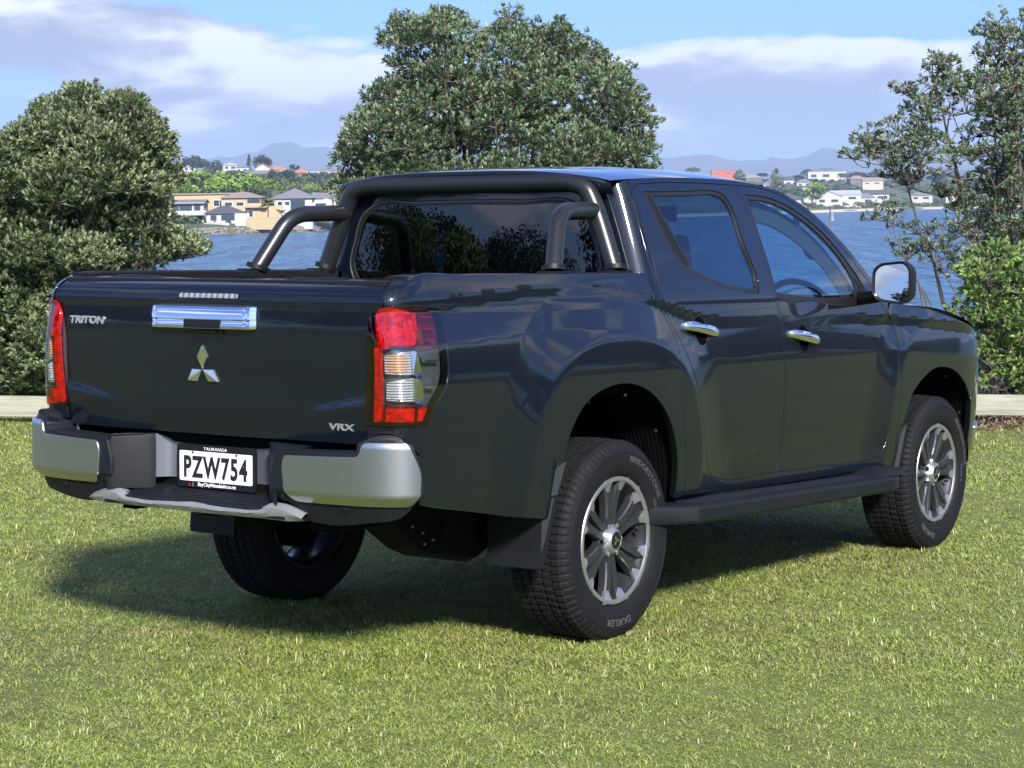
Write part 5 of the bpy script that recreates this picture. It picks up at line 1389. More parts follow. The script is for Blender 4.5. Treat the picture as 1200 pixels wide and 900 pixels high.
# ------------------------------------------------------------------ houses and trees on the far shore
def plain(name, col, rough=.8, **k): return mat(name, col, rough, **k)
WALLW = plain('white_render', (.40, .395, .385)); WALLY = plain('ochre_render', (.42, .31, .18)); WALLG = plain('pale_grey_cladding', (.42, .43, .45)); WALLB = plain('beige_brick', (.45, .38, .30))
WALLD = plain('dark_cladding', (.10, .10, .11)); WALLR = plain('red_brick', (.42, .10, .07))
ROOFG = plain('grey_tile_roof', (.16, .155, .17)); ROOFD = plain('dark_tile_roof', (.07, .07, .085)); ROOFR = plain('orange_tile_roof', (.55, .16, .08)); ROOFB = plain('brown_tile_roof', (.24, .19, .165)); ROOFL = plain('light_metal_roof', (.30, .31, .33))
HGLASS = mat('house_glass', (.03, .045, .06), .08, spec=.8)
FRAMEM = plain('window_frame_white', (.7, .7, .7), .5)
def house(X, base_y, D, w, h, dep, wall, roof_, label, style='hip', yaw=0., rise=1.8, wins=None, over=.5, cat='house', group=None, extra=None, flat_top=False, name='house'):
    """X = pixel of the middle of the front; base_y = pixel row of its foot; sizes in metres"""
    p = wpt(X, base_y, D) ; gz = land_h(X, D) + WATER_Z
    root = empty(name, Matrix.Translation(p) @ Matrix.Rotation(math.atan2(HR.y, HR.x) + yaw, 4, 'Z')); tag(root, label, cat, group)
    dn = min(0, gz - p.z) - 1.2
    # local: x right, y away, z up
    mb = MB(); mb.box((-w/2, 0, dn), (w/2, dep, h)); 
    if style == 'gable': mb.add([(-w/2, 0.002, h), (w/2, 0.002, h), (0, 0.002, h+rise), (-w/2, dep-.002, h), (w/2, dep-.002, h), (0, dep-.002, h+rise)], [(0, 1, 2), (3, 5, 4)])
    mb.build('wall', wall, root)
    mb = MB(); o = over; th = .18
    if style == 'hip':
        r_ = min(w, dep)*.5*.9; L = max(0, (w-dep)/2*1.0); ry = max(0, (dep-w)/2)
        vs = [(-w/2-o, -o, h), (w/2+o, -o, h), (w/2+o, dep+o, h), (-w/2-o, dep+o, h), (-L, dep/2-ry, h+rise), (L+.01, dep/2-ry, h+rise), (L+.01, dep/2+ry+.01, h+rise), (-L, dep/2+ry+.01, h+rise)]
        vs2 = [(x, y, z-th) for x, y, z in vs[:4]]
        mb.add(vs + vs2, [(0, 1, 5, 4), (1, 2, 6, 5), (2, 3, 7, 6), (3, 0, 4, 7), (4, 5, 6, 7), (8, 9, 1, 0), (9, 10, 2, 1), (10, 11, 3, 2), (11, 8, 0, 3), (8, 11, 10, 9)])
    elif style == 'gable':
        for sx in (1, -1):
            vs = [(0, -o, h+rise), (sx*(w/2+o), -o, h-rise*o/(w/2)), (sx*(w/2+o), dep+o, h-rise*o/(w/2)), (0, dep+o, h+rise)]
            mb.add(vs + [(x, y, z+th) for x, y, z in vs], [(0, 1, 2, 3), (4, 7, 6, 5), (0, 4, 5, 1), (1, 5, 6, 2), (2, 6, 7, 3)])
    elif style == 'side':      # ridge parallel to the front
        for f in ((-o, dep/2), (dep+o, dep/2)):
            vs = [(-w/2-o, f[0], h-.1), (w/2+o, f[0], h-.1), (w/2+o, f[1], h+rise), (-w/2-o, f[1], h+rise)]
            mb.add(vs + [(x, y, z+th) for x, y, z in vs], [(0, 1, 2, 3), (4, 7, 6, 5), (0, 4, 5, 1), (1, 5, 6, 2), (3, 2, 6, 7), (0, 3, 7, 4)])
    else:
        mb.box((-w/2-o, -o, h), (w/2+o, dep+o, h+.35))
    mb.build('roof', roof_, root)
    wins = wins if wins is not None else [(-w*.28, h*.55, w*.2, h*.28), (w*.2, h*.55, w*.25, h*.28)]
    for (x, z, ww, hh) in wins:
        f = MB(); b_ = .10
        f.box((x-ww/2-b_, -.08, z-hh/2-b_), (x+ww/2+b_, .02, z-hh/2)); f.box((x-ww/2-b_, -.08, z+hh/2), (x+ww/2+b_, .02, z+hh/2+b_))
        f.box((x-ww/2-b_, -.08, z-hh/2), (x-ww/2, .02, z+hh/2)); f.box((x+ww/2, -.08, z-hh/2), (x+ww/2+b_, .02, z+hh/2))
        nm = max(1, int(ww/1.3))
        for k in range(1, nm): f.box((x-ww/2+ww*k/nm-.04, -.07, z-hh/2), (x-ww/2+ww*k/nm+.04, .02, z+hh/2))
        fo = f.build('window', FRAMEM if wall is not WALLW else WALLD, root)
        g = MB(); g.add([(x-ww/2, -.03, z-hh/2), (x+ww/2, -.03, z-hh/2), (x+ww/2, -.03, z+hh/2), (x-ww/2, -.03, z+hh/2)], [(0, 1, 2, 3)]); g.build('pane', HGLASS, fo)
    if extra: extra(root, w, h, dep)
    return root
def M_(X0, X1, D): return (X1-X0)/FPX*D
def box_part(nm, lo, hi, m_): return lambda root: MB().box(lo, hi).build(nm, m_, root)
DL = 545
u = DL/FPX     # metres per photograph pixel there
def ex_white(root, w, h, dep):
    MB().box((-w/2-.6, -2.2, 2.75), (w/2+1.0, 0, 3.05)).box((-w/2-.6, -2.25, 3.05), (w/2+1.0, -2.15, 3.95)).build('balcony', WALLW, root)
    MB().box((-w/2-.3, -1.2, 5.9), (w/2+.5, dep, 6.15)).build('eaves', ROOFL, root)
house(219, 264.5, DL, 9.2, 6.0, 8, WALLW, ROOFG, 'white two-storey flat-roofed house with balcony at the left end of the far shore', 'side', rise=.8, over=.5,
      wins=[(-2.9, 4.6, 1.6, 1.7), (-.2, 4.6, 3.2, 1.7), (2.9, 4.6, 1.5, 1.7), (-3.0, 1.5, 1.4, 1.8), (.6, 1.4, 4.2, 2.0), (3.6, 1.4, .9, 2.0)], extra=ex_white)
def ex_y(root, w, h, dep):
    MB().box((-w/2-.1, -.5, h), (w/2+.1, .3, h+.45)).build('parapet', WALLY, root)
house(248, 258, DL+12, 20*1.0, 7.0, 10, WALLY, ROOFB, 'long ochre yellow apartment wing behind the white house', 'flat', wins=[(3.0, 4.6, 4.6, 1.6), (-3, 4.6, 2.2, 1.6), (7.5, 4.8, .9, 1.4)], cat='apartment block', name='apartment_block')
def ex_y2(root, w, h, dep):
    MB().box((w/2-.2, .4, -.5), (w/2+5.6, 7, 3.6)).build('wing', WALLY, root)
    MB().box((w/2-3.9, -1.6, 3.1), (w/2+1.8, 0, 3.35)).box((w/2-3.9, -1.65, 3.35), (w/2+1.8, -1.55, 4.25)).build('balcony', WALLY, root)
    MB().box((w/2-3.6, -.05, 3.4), (w/2-.2, 0.02, 5.3)).build('loggia', HGLASS, root)
house(283, 257, DL+4, 10.6, 5.9, 9, WALLY, ROOFB, 'ochre yellow two-storey house under a brown hipped roof', 'hip', rise=1.5, over=.7, wins=[(-3.4, 4.1, 2.0, 1.0), (-.3, 4.1, 2.0, 1.0), (1.8, 1.4, 2.6, 1.6)], extra=ex_y2)
house(262, 261, DL-6, 9.0, 2.6, 7, WALLW, ROOFD, 'low white bungalow with dark hipped roof in front of the yellow house', 'hip', rise=1.9, over=.7, wins=[(1.2, 1.3, 3.4, 1.3), (-2.6, 1.3, 1.4, 1.2)], name='bungalow')
def ex_fence(root, w, h, dep): pass
def ex_grey(root, w, h, dep):
    MB().box((-.6, -.6, 0), (3.2, .1, 4.9)).build('glazed_bay', HGLASS, root)
    MB().box((w/2, 1.2, -.5), (w/2+5.2, 8, 4.4)).build('side_wing', WALLG, root)
    MB().box((w/2-.3, .7, 4.4), (w/2+5.6, 8.2, 4.7)).add([(w/2-.3, .7, 4.7), (w/2+5.6, .7, 4.7), (w/2+4, 4.5, 6.2), (w/2-.3, 4.5, 6.4), (w/2-.3, 8.2, 4.7), (w/2+5.6, 8.2, 4.7)], [(0, 1, 2, 3), (3, 2, 5, 4), (1, 5, 2)]) or None
    mb = MB(); mb.add([(w/2-.3, .7, 4.7), (w/2+5.6, .7, 4.7), (w/2+4, 4.5, 6.2), (w/2-.3, 4.5, 6.4), (w/2-.3, 8.2, 4.7), (w/2+5.6, 8.2, 4.7)], [(0, 1, 2, 3), (3, 2, 5, 4), (1, 5, 2)]); mb.build('side_roof', ROOFG, root)
    MB().box((w/2+.8, 1.1, 1.0), (w/2+3.6, 1.22, 3.4)).build('side_window', HGLASS, root)
house(344, 253.5, DL+6, 10.2, 5.0, 10, WALLG, ROOFG, 'grey two-storey house with dark glazed bay left of the sports bar', 'hip', rise=2.6, over=.8, wins=[(-1.6, 3.5, 1.2, 1.0), (-3.6, 3.5, 1.2, 1.0)], extra=ex_grey)
house(396, 248, DL+30, 8.0, 4.6, 9, WALLW, ROOFG, 'white house with grey roof just left of the sports bar bend', 'hip', rise=2.2, wins=[(-1.8, 3.2, 1.2, 1.0), (1.2, 3.2, 2.2, 1.2)])
def wallobj(name, X0, X1, y0, y1, D, m_, label, cat, kind=None):
    a = wpt(X0, y1, D); b = wpt(X1, y1, D); hgt = (y1-y0)/FPX*D; ax_ = Vector((b.x-a.x, b.y-a.y, 0)); L = ax_.length
    root = empty(name, Matrix.Translation(a) @ Matrix.Rotation(math.atan2(ax_.y, ax_.x), 4, 'Z')) if False else None
    mb = MB(); n = max(2, int(L/2.4)); mb.box((0, 0, -1.5), (L, .3, hgt-.12)); mb.box((-.1, -.06, hgt-.12), (L+.1, .36, hgt))
    for k in range(n+1): mb.box((L*k/n-.15, -.08, -1.5), (L*k/n+.15, -.01, hgt-.125))
    o = mb.build(name, m_); o.matrix_world = Matrix.Translation(a) @ Matrix.Rotation(math.atan2(ax_.y, ax_.x), 4, 'Z'); tag(o, label, cat, kind=kind); return o
wallobj('garden_wall', 290, 345, 255, 262.5, DL-14, plain('ochre_wall', (.36, .29, .17)), 'ochre garden wall above the rock seawall', 'wall')
wallobj('garden_wall', 236, 268, 261.5, 264.5, DL-15, WALLW, 'low white garden wall in front of the bungalow', 'wall')
wallobj('garden_fence', 276, 292, 250, 262.5, DL-13, WALLW, 'pale slatted garden fence beside the ochre wall', 'fence')
# rock seawall: individual boulders heaped along the left shore
def rock_m(t, b):
    pos = t.add('ShaderNodeNewGeometry').outputs['Position']; n = t.noise(pos, .9, 3); n2 = t.noise(pos, 5, 3)
    t.put(b, 'Base Color', t.mixc(n2, t.ramp(n, [(.35, (.10, .09, .085)), (.6, (.30, .28, .26))]), (.16, .145, .135)))
ROCK = mat('seawall_rock', (.3, .28, .26), .9, build=rock_m)
mb = MB()
for i in range(620):
    X = random.uniform(150, 560); k = random.uniform(-.8, 3.2); p = land_pt(X, shoreD(X)+k); r = random.uniform(.25, .6); pts_ = []
    bm = bmesh.new(); bmesh.ops.create_icosphere(bm, subdivisions=1, radius=r)
    vs = [(v.co.x*random.uniform(.8, 1.4) + p.x, v.co.y*random.uniform(.8, 1.4) + p.y, v.co.z*random.uniform(.6, .9) + p.z + .1) for v in bm.verts]; fs = [tuple(v.index for v in f.verts) for f in bm.faces]; bm.free()
    mb.add(vs, fs)
tag(mb.build('seawall_rocks', ROCK), 'grey boulders of the seawall along the left far shore', 'rocks', kind='stuff')
# ------------------------------------------------------------------ distant trees (leaf-flake crowns)
def far_leaf(name, c0, c1):
    def f(t, b):
        v = t.add('ShaderNodeAttribute', attribute_name='leaf').outputs['Fac']
        t.put(b, 'Base Color', t.mixc(v, c0, c1))
    return mat(name, c0, .7, spec=.2, build=f)
FL = {'bright': far_leaf('spring_green_foliage', (.085, .16, .022), (.22, .33, .05)), 'mid': far_leaf('mid_green_foliage', (.05, .085, .025), (.12, .16, .05)),
      'dark': far_leaf('dark_foliage', (.018, .030, .018), (.05, .065, .035)), 'olive': far_leaf('olive_foliage', (.08, .095, .04), (.18, .19, .08)), 'palm': far_leaf('palm_foliage', (.10, .12, .04), (.25, .25, .10))}
proto = {}
def crown_mesh(kind, shape, seed, n=900, ls=1.):
    r = np.random.default_rng(seed); pos = []; val = []
    nb = 26 if shape != 'cone' else 30
    for i in range(nb):
        if shape == 'cone':
            z = r.uniform(.05, 1); rad = .42*(1-z)**.8 + .03; a = r.uniform(0, 6.28); c = np.array([rad*math.cos(a)*.8, rad*math.sin(a)*.8, z]); R = .10 + .10*(1-z)
        elif shape == 'wide':
            d = r.normal(size=3); d /= np.linalg.norm(d); d[2] = abs(d[2]); c = d*[.42, .42, .45] + [0, 0, .30]; R = r.uniform(.12, .22)
        else:
            d = r.normal(size=3); d /= np.linalg.norm(d); c = d*[.34, .34, .34] + [0, 0, .52]; R = r.uniform(.12, .2)
        m_ = n//nb; d = r.normal(size=(m_, 3)); d /= np.linalg.norm(d, axis=1)[:, None]
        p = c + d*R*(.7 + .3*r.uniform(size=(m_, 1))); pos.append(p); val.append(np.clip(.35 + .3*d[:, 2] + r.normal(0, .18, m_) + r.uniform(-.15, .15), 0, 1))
    pos = np.concatenate(pos); val = np.concatenate(val)
    k = len(pos); nr = (pos - pos.mean(0)) + r.normal(0, .2, (k, 3)); nr /= np.linalg.norm(nr, axis=1)[:, None]
    t1 = np.cross(nr, r.normal(size=(k, 3))); t1 /= np.linalg.norm(t1, axis=1)[:, None]; t2 = np.cross(nr, t1); s = r.uniform(.03, .06, (k, 1))*ls
    V = np.stack([pos - t1*s, pos + t2*s*.8, pos + t1*s, pos - t2*s*.8], 1).reshape(-1, 3); F = np.arange(k)[:, None]*4 + [0, 1, 2, 3]
    me = bpy.data.meshes.new('crown'); me.from_pydata(V.tolist(), [], F.tolist()); at = me.attributes.new('leaf', 'FLOAT', 'POINT'); at.data.foreach_set('value', np.repeat(val, 4)); me.materials.append(FL[kind])
    return me
def trunk_mesh():
    mb = MB(); mb.tube([(0, 0, -.15), (.01, 0, .2), (0, .01, .5)], [.035, .028, .012], 6)
    for a in (0, 2.1, 4.2): mb.tube([(0, 0, .22), (.16*math.cos(a), .16*math.sin(a), .5)], [.018, .008], 5)
    return mb
tm = trunk_mesh().build('trunk', BARK); TRM = tm.data; bpy.data.objects.remove(tm)
def ftree(X, base_y, D, hpx, wpx, kind, label, shape='round', group=None, name='tree', cat='tree'):
    key = (kind, shape, int(X) % 3)
    if key not in proto: proto[key] = crown_mesh(kind, shape, hash(str(key)) % 1 + len(proto) + 40)
    p = wpt(X, base_y, D); h = hpx/FPX*D; w = wpx/FPX*D
    root = empty(name, Matrix.Translation(p) @ Matrix.Rotation(random.uniform(0, 6), 4, 'Z') @ Matrix.Diagonal((w/.95, w/.95, h, 1))); tag(root, label, cat, group)
    for nm, me_ in (('crown', proto[key]), ('trunk', TRM)):
        o = bpy.data.objects.new(nm, me_); C.objects.link(o); o.parent = root
        if nm == 'crown': o['kind'] = 'stuff'
    return root
# light green park trees behind the left houses
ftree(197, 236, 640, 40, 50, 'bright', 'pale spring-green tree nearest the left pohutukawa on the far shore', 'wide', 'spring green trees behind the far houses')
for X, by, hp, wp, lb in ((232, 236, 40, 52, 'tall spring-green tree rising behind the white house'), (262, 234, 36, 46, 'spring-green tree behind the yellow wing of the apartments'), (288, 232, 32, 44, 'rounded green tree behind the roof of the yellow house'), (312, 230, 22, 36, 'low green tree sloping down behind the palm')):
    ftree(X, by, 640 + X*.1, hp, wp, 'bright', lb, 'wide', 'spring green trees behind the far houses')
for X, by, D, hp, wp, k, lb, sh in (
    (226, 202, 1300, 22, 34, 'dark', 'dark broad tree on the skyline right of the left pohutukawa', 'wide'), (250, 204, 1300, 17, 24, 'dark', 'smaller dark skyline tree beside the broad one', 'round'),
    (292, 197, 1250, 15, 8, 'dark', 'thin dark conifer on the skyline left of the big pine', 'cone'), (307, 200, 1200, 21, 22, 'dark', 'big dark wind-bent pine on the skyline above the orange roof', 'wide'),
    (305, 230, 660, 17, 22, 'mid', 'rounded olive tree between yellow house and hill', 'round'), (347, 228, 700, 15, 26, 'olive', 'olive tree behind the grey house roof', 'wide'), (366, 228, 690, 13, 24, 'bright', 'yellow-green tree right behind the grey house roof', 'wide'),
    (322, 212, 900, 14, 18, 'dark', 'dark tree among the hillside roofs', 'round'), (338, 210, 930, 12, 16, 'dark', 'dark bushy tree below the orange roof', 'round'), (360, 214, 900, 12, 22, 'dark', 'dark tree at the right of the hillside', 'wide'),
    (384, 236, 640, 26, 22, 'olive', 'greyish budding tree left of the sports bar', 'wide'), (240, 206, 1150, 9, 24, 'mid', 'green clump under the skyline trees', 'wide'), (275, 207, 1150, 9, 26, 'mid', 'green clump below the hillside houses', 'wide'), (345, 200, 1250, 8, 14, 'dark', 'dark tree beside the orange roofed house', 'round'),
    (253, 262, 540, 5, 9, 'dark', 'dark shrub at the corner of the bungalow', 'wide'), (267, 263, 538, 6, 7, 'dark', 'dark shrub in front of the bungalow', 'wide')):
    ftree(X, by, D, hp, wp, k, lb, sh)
def palm(X, by, D, hpx, label, nf=16, seed=0):
    r = random.Random(seed); p = wpt(X, by, D); s = hpx/FPX*D; root = empty('palm_tree', Matrix.Translation(p)); tag(root, label, 'palm tree')
    MB().tube([(0, 0, -.5), (.02*s, 0, .3*s), (0, 0, .62*s)], [.03*s, .022*s, .02*s], 7).build('trunk', BARK, root)
    for i in range(nf+8):
        a = r.uniform(0, 6.28); L = r.uniform(.32, .45)*s; e = r.uniform(-.3, .9); mb = MB(); V = []
        for k in range(6):
            t = k/5; x = L*t*math.cos(e*(1-t*.8)); z = .62*s + L*t*math.sin(e)*(1-.2*t) - .28*L*t*t; ww = .10*s*math.sin(math.pi*min(1, t*.9+.1))
            V.append([(x*math.cos(a) - ww*math.sin(a), x*math.sin(a) + ww*math.cos(a), z - ww*.5), (x*math.cos(a), x*math.sin(a), z), (x*math.cos(a) + ww*math.sin(a), x*math.sin(a) - ww*math.cos(a), z - ww*.5)])
        mb.grid(np.array(V)); mb.build('frond', FL['palm'], root)
palm(314, 256, DL-8, 30, 'large feathery palm in front of the yellow house', 18, 1); palm(330, 258, DL-10, 17, 'short palm at the right of the large palm', 12, 2); palm(335, 240, DL+40, 22, 'tall yellowish palm behind the grey house', 12, 3)
# hillside houses, left
HL = [(308, 206, 1150, 9, 4, WALLW, ROOFR, 'gable', 'white house with steep orange tiled roof on the skyline'), (326, 207, 1160, 10, 4, WALLW, ROOFR, 'hip', 'long house with orange roof next to the gabled one'), (355, 209, 1180, 8, 3.5, WALLR, ROOFR, 'hip', 'small red house right of the hillside trees'),
      (270, 200, 1300, 9, 3.5, WALLW, ROOFL, 'hip', 'pale house between the skyline trees'), (284, 203, 1220, 8, 3.5, WALLG, ROOFG, 'hip', 'grey hillside house below the thin conifer'), (300, 214, 1000, 12, 4, WALLG, ROOFG, 'side', 'grey house with long roof lower on the hillside'),
      (318, 216, 980, 10, 4, WALLW, ROOFD, 'hip', 'white house under a dark roof lower on the hillside'), (334, 220, 940, 9, 4, WALLG, ROOFD, 'side', 'grey house above the olive tree'), (345, 213, 1050, 8, 3, WALLW, ROOFL, 'hip', 'white flat house left of the red one'),
      (372, 212, 1150, 12, 3.5, WALLW, ROOFL, 'side', 'long white house at the right end of the ridge'), (386, 207, 1250, 12, 3.5, WALLW, ROOFG, 'side', 'white house on the ridge above the sports bar'), (376, 221, 900, 10, 3.5, WALLD, ROOFD, 'side', 'dark house below the ridge by the sports bar'),
      (222, 201, 1350, 8, 3, WALLW, ROOFL, 'hip', 'pale roof beneath the broad skyline tree'), (352, 222, 900, 8, 3, WALLW, ROOFG, 'hip', 'small white house behind the olive trees'), (295, 208, 1100, 7, 3, WALLW, ROOFD, 'hip', 'small dark-roofed house under the big pine')]
for X, by, D, w, h, wl, rf_, st_, lb in HL: house(X, by, D, w, h, 8, wl, rf_, lb, st_, rise=2.6 if st_ == 'gable' else 1.8, yaw=random.uniform(-.3, .3), wins=[(-w*.25, h*.55, w*.2, h*.35), (w*.2, h*.55, w*.25, h*.35)], group=None)
# right-hand shore
HRt = [(912, 247.5, 1130, 13, 3.0, WALLW, ROOFL, 'hip', 'white house half hidden by the cab roof line'), (926, 243, 1180, 12, 4.5, WALLW, ROOFD, 'hip', 'white house with steep dark pyramid roof'), (930, 249.5, 1125, 14, 3.0, WALLB, ROOFB, 'hip', 'beige bungalow with brown hipped roof by the water'),
       (972, 241, 1180, 15, 5.0, WALLW, ROOFL, 'gable', 'white gabled house right of the bright green tree'), (992, 237, 1230, 18, 4.5, WALLW, ROOFL, 'side', 'pale roofed long house behind the gable'), (1012, 240, 1260, 14, 4.5, WALLW, ROOFG, 'hip', 'white house under a grey roof in front of the ragged tree'), (1026, 236, 1300, 18, 4.5, WALLW, ROOFD, 'side', 'white house with dark roof by the ragged tree'),
       (986, 246, 1200, 9, 3.0, WALLG, ROOFD, 'hip', 'small grey waterside house with dark roof'), (1034, 234, 1330, 9, 4, WALLB, ROOFB, 'hip', 'brown house seen through the ragged branches'),
       (962, 212, 1750, 22, 8, WALLW, ROOFL, 'flat', 'large white modernist house on the skyline ridge'), (980, 209, 1780, 18, 6, WALLW, ROOFL, 'flat', 'long white house at the right of the modernist one'), (848, 207, 1700, 20, 5, WALLR, ROOFR, 'flat', 'red building on the ridge above the cab roof'), (884, 216, 1600, 14, 5, WALLD, ROOFB, 'hip', 'dark brown roofed house on the ridge'), (872, 213, 1650, 12, 5, WALLW, ROOFB, 'hip', 'brown roofed house by the red building'),
       (905, 222, 1500, 13, 4, WALLW, ROOFG, 'hip', 'white hillside house behind the dark pyramid roof'), (920, 218, 1600, 14, 4.5, WALLG, ROOFD, 'side', 'dark roofed house on the hillside right of the palm'), (943, 220, 1550, 12, 4, WALLW, ROOFG, 'hip', 'white house beneath the modernist house'), (1006, 216, 1650, 14, 4.5, WALLD, ROOFB, 'hip', 'brown house among dark skyline trees'), (1023, 218, 1600, 16, 4, WALLB, ROOFB, 'side', 'brown long roof behind the ragged tree'), (953, 232, 1300, 12, 4, WALLW, ROOFL, 'side', 'white house behind the gable and bright tree'), (1080, 236, 1350, 14, 4, WALLW, ROOFG, 'hip', 'white shore house seen through bare limbs'), (1120, 235, 1370, 14, 4, WALLW, ROOFB, 'side', 'pale shore house behind the ragged crown')]
for X, by, D, w, h, wl, rf_, st_, lb in HRt: house(X, by, D, w, h, 9, wl, rf_, lb, st_, rise=3.2 if st_ in ('gable',) else 2.6, yaw=random.uniform(-.25, .25))
FR = [(952, 236, 1150, 25, 32, 'bright', 'round', 'bright green tree in front of the right-hand houses'), (909, 222, 1450, 20, 20, 'olive', 'round', 'olive tree above the cab roof slope'), (866, 213, 1650, 15, 16, 'mid', 'round', 'rounded tree right of the red building'), (812, 203, 1700, 8, 17, 'mid', 'wide', 'isolated round tree just above the cab roof'),
      (909, 205, 1750, 9, 8, 'dark', 'round', 'small umbrella tree on the right skyline'), (893, 208, 1750, 6, 14, 'dark', 'wide', 'low dark trees on the right skyline'), (946, 207, 1800, 10, 14, 'dark', 'wide', 'dark tree left of the modernist house'), (935, 212, 1700, 8, 16, 'dark', 'wide', 'dark shrubs below the skyline house'),
      (990, 210, 1760, 9, 16, 'mid', 'wide', 'tree in front of the long white house'), (1006, 212, 1700, 12, 22, 'dark', 'wide', 'dark skyline wood behind the ragged tree, left part'), (1026, 212, 1700, 13, 26, 'dark', 'wide', 'dark skyline wood behind the ragged tree, right part'), (1060, 214, 1700, 14, 40, 'dark', 'wide', 'broad dark wood on the skyline behind the bare limbs'), (1110, 214, 1700, 14, 44, 'dark', 'wide', 'dark wood further right behind the bare limbs'), (1160, 214, 1700, 13, 40, 'dark', 'wide', 'dark wood at the right edge of the ridge'),
      (963, 247, 1130, 8, 9, 'mid', 'wide', 'shrub at the left of the waterside houses'), (973, 248, 1120, 8, 9, 'olive', 'wide', 'yellowish shrub on the beach lawn'), (1006, 244, 1180, 9, 14, 'olive', 'wide', 'olive shrub by the grey waterside house'), (1018, 243, 1190, 9, 14, 'mid', 'wide', 'green shrub by the ragged tree on the beach'), (1040, 242, 1230, 9, 14, 'mid', 'wide', 'green shrubs right of the beach houses'), (916, 230, 1350, 10, 18, 'dark', 'wide', 'dark shrubs behind the pyramid roof'), (980, 228, 1350, 9, 16, 'dark', 'wide', 'dark trees behind the gabled house'), (1000, 226, 1400, 10, 20, 'mid', 'wide', 'green trees on the slope above the beach'), (935, 226, 1400, 9, 18, 'mid', 'wide', 'green shrubs on the slope left of the bright tree')]
for X, by, D, hp, wp, k, sh, lb in FR: ftree(X, by, D, hp, wp, k, lb, sh)
palm(1004, 232, 1240, 18, 'tall palm between the right-hand houses', 12, 5)
# sandy strip of beach, right
SANDM = plain('beach_sand', (.50, .42, .33), .95)
g = [[tuple(on_ray(X, shoreD(X)+k) + Vector((0, 0, WATER_Z - 0 + land_h(X, shoreD(X)+max(k, 0)) + dz))) for X in np.linspace(700, 1500, 60)] for k, dz in ((-4, -.2), (.5, .12), (5, .15), (11, .15), (14, -.1))]
g = [[(x, y, z) for x, y, z in r] for r in g]
tag(MB().grid(np.array(g)).build('beach', SANDM, smooth=True), kind='structure')
wallobj('beach_wall', 915, 964, 244.5, 248.5, 1128, WALLW, 'low white wall along the beach in front of the bungalow', 'wall')
# channel marker
p = wpt(973, 291, 330); p.z = WATER_Z
mk = empty('channel_marker', Matrix.Translation(wpt(973, 263+.0, 330))); mk.location.z = WATER_Z - 1; tag(mk, 'dark post with a pale triangular topmark standing in the water', 'channel marker')
hm = wpt(973, 245, 330).z - WATER_Z + 1
MB().tube([(0, 0, 0), (0, 0, hm)], .13, 8).build('post', WALLD, mk)
MB().add([(-.5, 0, hm-1.5), (.45, 0, hm-1.5), (0, 0, hm+.2), (-.5, .06, hm-1.5), (.45, .06, hm-1.5), (0, .06, hm+.2)], [(0, 1, 2), (3, 5, 4), (0, 3, 4, 1), (1, 4, 5, 2), (2, 5, 3, 0)]) 
mb = MB(); mb.cur = 0; mb.add([(.1, -.16, hm-1.9), (1.1, -.16, hm-1.9), (.5, -.16, hm+.1), (.1, -.10, hm-1.9), (1.1, -.10, hm-1.9), (.5, -.10, hm+.1)], [(0, 1, 2), (3, 5, 4), (0, 3, 4, 1), (1, 4, 5, 2), (2, 5, 3, 0)])
mb.build('topmark', ROOFL, mk)
# scrub and garden greenery that covers the slopes between the houses
def scrub(name, label, spots, kind, size):
    r = np.random.default_rng(len(spots)); pos = []; val = []
    for X, k, s in spots:
        c = np.array(land_pt(X, shoreD(X)+k)); m_ = 60; d = r.normal(size=(m_, 3)); d /= np.linalg.norm(d, axis=1)[:, None]; d[:, 2] = abs(d[:, 2])
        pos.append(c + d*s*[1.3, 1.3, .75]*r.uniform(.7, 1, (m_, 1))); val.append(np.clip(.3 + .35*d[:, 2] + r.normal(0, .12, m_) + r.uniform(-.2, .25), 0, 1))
    pos = np.concatenate(pos); val = np.concatenate(val); k = len(pos)
    nr = r.normal(size=(k, 3)) + [0, 0, .8]; nr /= np.linalg.norm(nr, axis=1)[:, None]; t1 = np.cross(nr, r.normal(size=(k, 3))); t1 /= np.linalg.norm(t1, axis=1)[:, None]; t2 = np.cross(nr, t1); s = r.uniform(.5, 1., (k, 1))*size
    V = np.stack([pos - t1*s, pos + t2*s*.8, pos + t1*s, pos - t2*s*.8], 1).reshape(-1, 3); F = np.arange(k)[:, None]*4 + [0, 1, 2, 3]
    me = bpy.data.meshes.new(name); me.from_pydata(V.tolist(), [], F.tolist()); at = me.attributes.new('leaf', 'FLOAT', 'POINT'); at.data.foreach_set('value', np.repeat(val, 4))
    tag(link(name, me, FL[kind]), label, 'shrubbery', kind='stuff')
rs = random.Random(12)
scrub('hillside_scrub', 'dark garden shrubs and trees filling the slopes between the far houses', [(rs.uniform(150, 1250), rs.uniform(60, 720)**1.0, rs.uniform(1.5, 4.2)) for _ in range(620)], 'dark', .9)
scrub('hillside_scrub', 'mid green garden shrubs scattered between the far houses', [(rs.uniform(150, 1250), rs.uniform(25, 600)*rs.uniform(.3, 1), rs.uniform(1.2, 3.2)) for _ in range(700)], 'mid', .8)
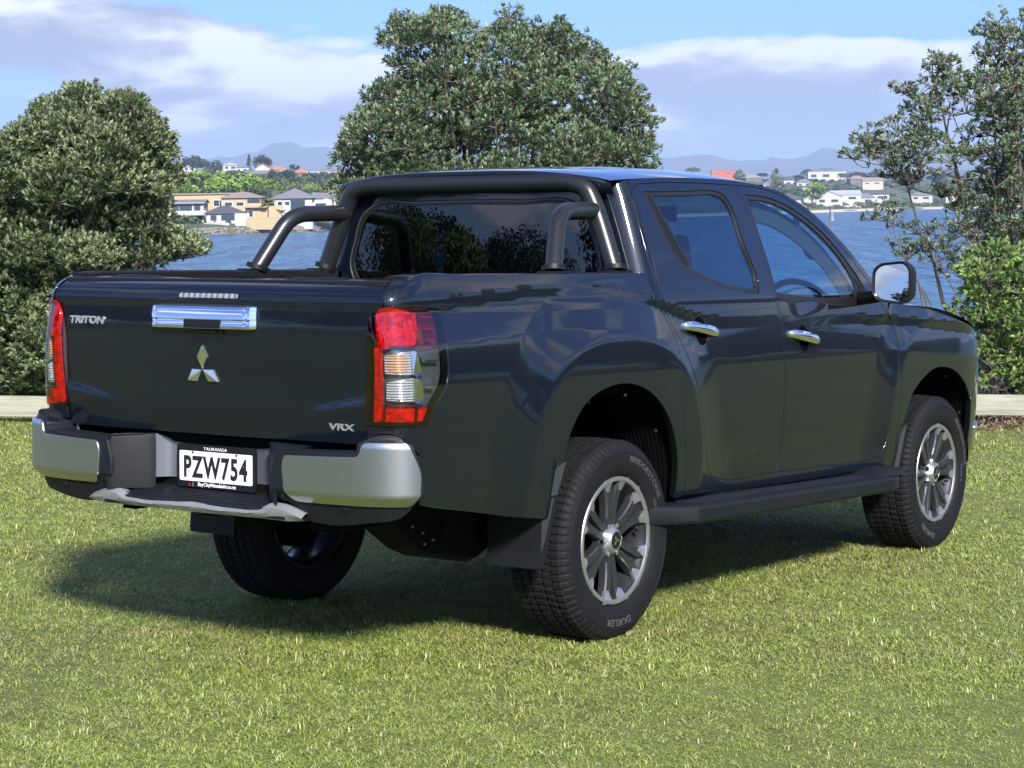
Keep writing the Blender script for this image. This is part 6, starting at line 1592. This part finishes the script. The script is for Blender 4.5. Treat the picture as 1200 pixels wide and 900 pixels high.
# trees and houses behind the camera, which the paint reflects
def back_tree(a, D, h, w, kind, lb, sh='wide'):
    key = (kind, sh, 'near')
    if key not in proto: proto[key] = crown_mesh(kind, sh, len(proto)+40, 18000, .24)
    p = lawn_pt(a, D); root = empty('park_tree', Matrix.Translation(p) @ Matrix.Rotation(random.uniform(0, 6), 4, 'Z') @ Matrix.Diagonal((w, w, h, 1))); tag(root, lb, 'tree', 'park trees behind the viewer')
    for nm, me_ in (('crown', proto[key]), ('trunk', TRM)):
        o = bpy.data.objects.new(nm, me_); C.objects.link(o); o.parent = root
        if nm == 'crown': o['kind'] = 'stuff'
rr = random.Random(5)
for k in range(26):
    ang = math.radians(-178 + k*9.2 + rr.uniform(-3, 3)); dist = rr.uniform(38, 62)
    if abs(math.degrees(ang)) < 78: continue
    back_tree(dist*math.sin(ang), dist*math.cos(ang), rr.uniform(3.5, 7.5), rr.uniform(7, 12), 'dark' if k % 3 else 'mid', '%s park tree on the lawn behind the viewer at about %d degrees round' % ('dark green' if k % 3 else 'mid green', round(math.degrees(ang))))
for k, (a, D, h, w) in enumerate(((30, 16, 5, 10), (38, 24, 6.5, 12), (47, 33, 5, 11), (52, 22, 7, 12), (36, 6, 4.5, 9), (44, 12, 6.5, 11), (58, 42, 6, 13), (46, -2, 6, 11), (62, 30, 7, 13), (40, -10, 5, 10))):
    back_tree(a, D, h, w, 'dark' if k % 2 else 'mid', '%s park tree out of view to the right, %d metres out along the lawn' % ('dark green' if k % 2 else 'mid green', a))
# ------------------------------------------------------------------ air
HZD = 1.3e-4
hm_ = bpy.data.materials.new('air'); hm_.use_nodes = True; t = NT(hm_.node_tree); t.n.clear()
v = t.add('ShaderNodeVolumePrincipled', {'Color': (.55, .71, 1, 1), 'Density': HZD, 'Anisotropy': .0})
o_ = t.add('ShaderNodeOutputMaterial'); t.l.new(v.outputs[0], o_.inputs['Volume'])
mb = MB(); mb.box((-12600, -12600, WATER_Z - 22), (12600, 12600, 480)); hzo = mb.build('haze', hm_); hzo.location = (0, 0, 0); tag(hzo, kind='stuff')
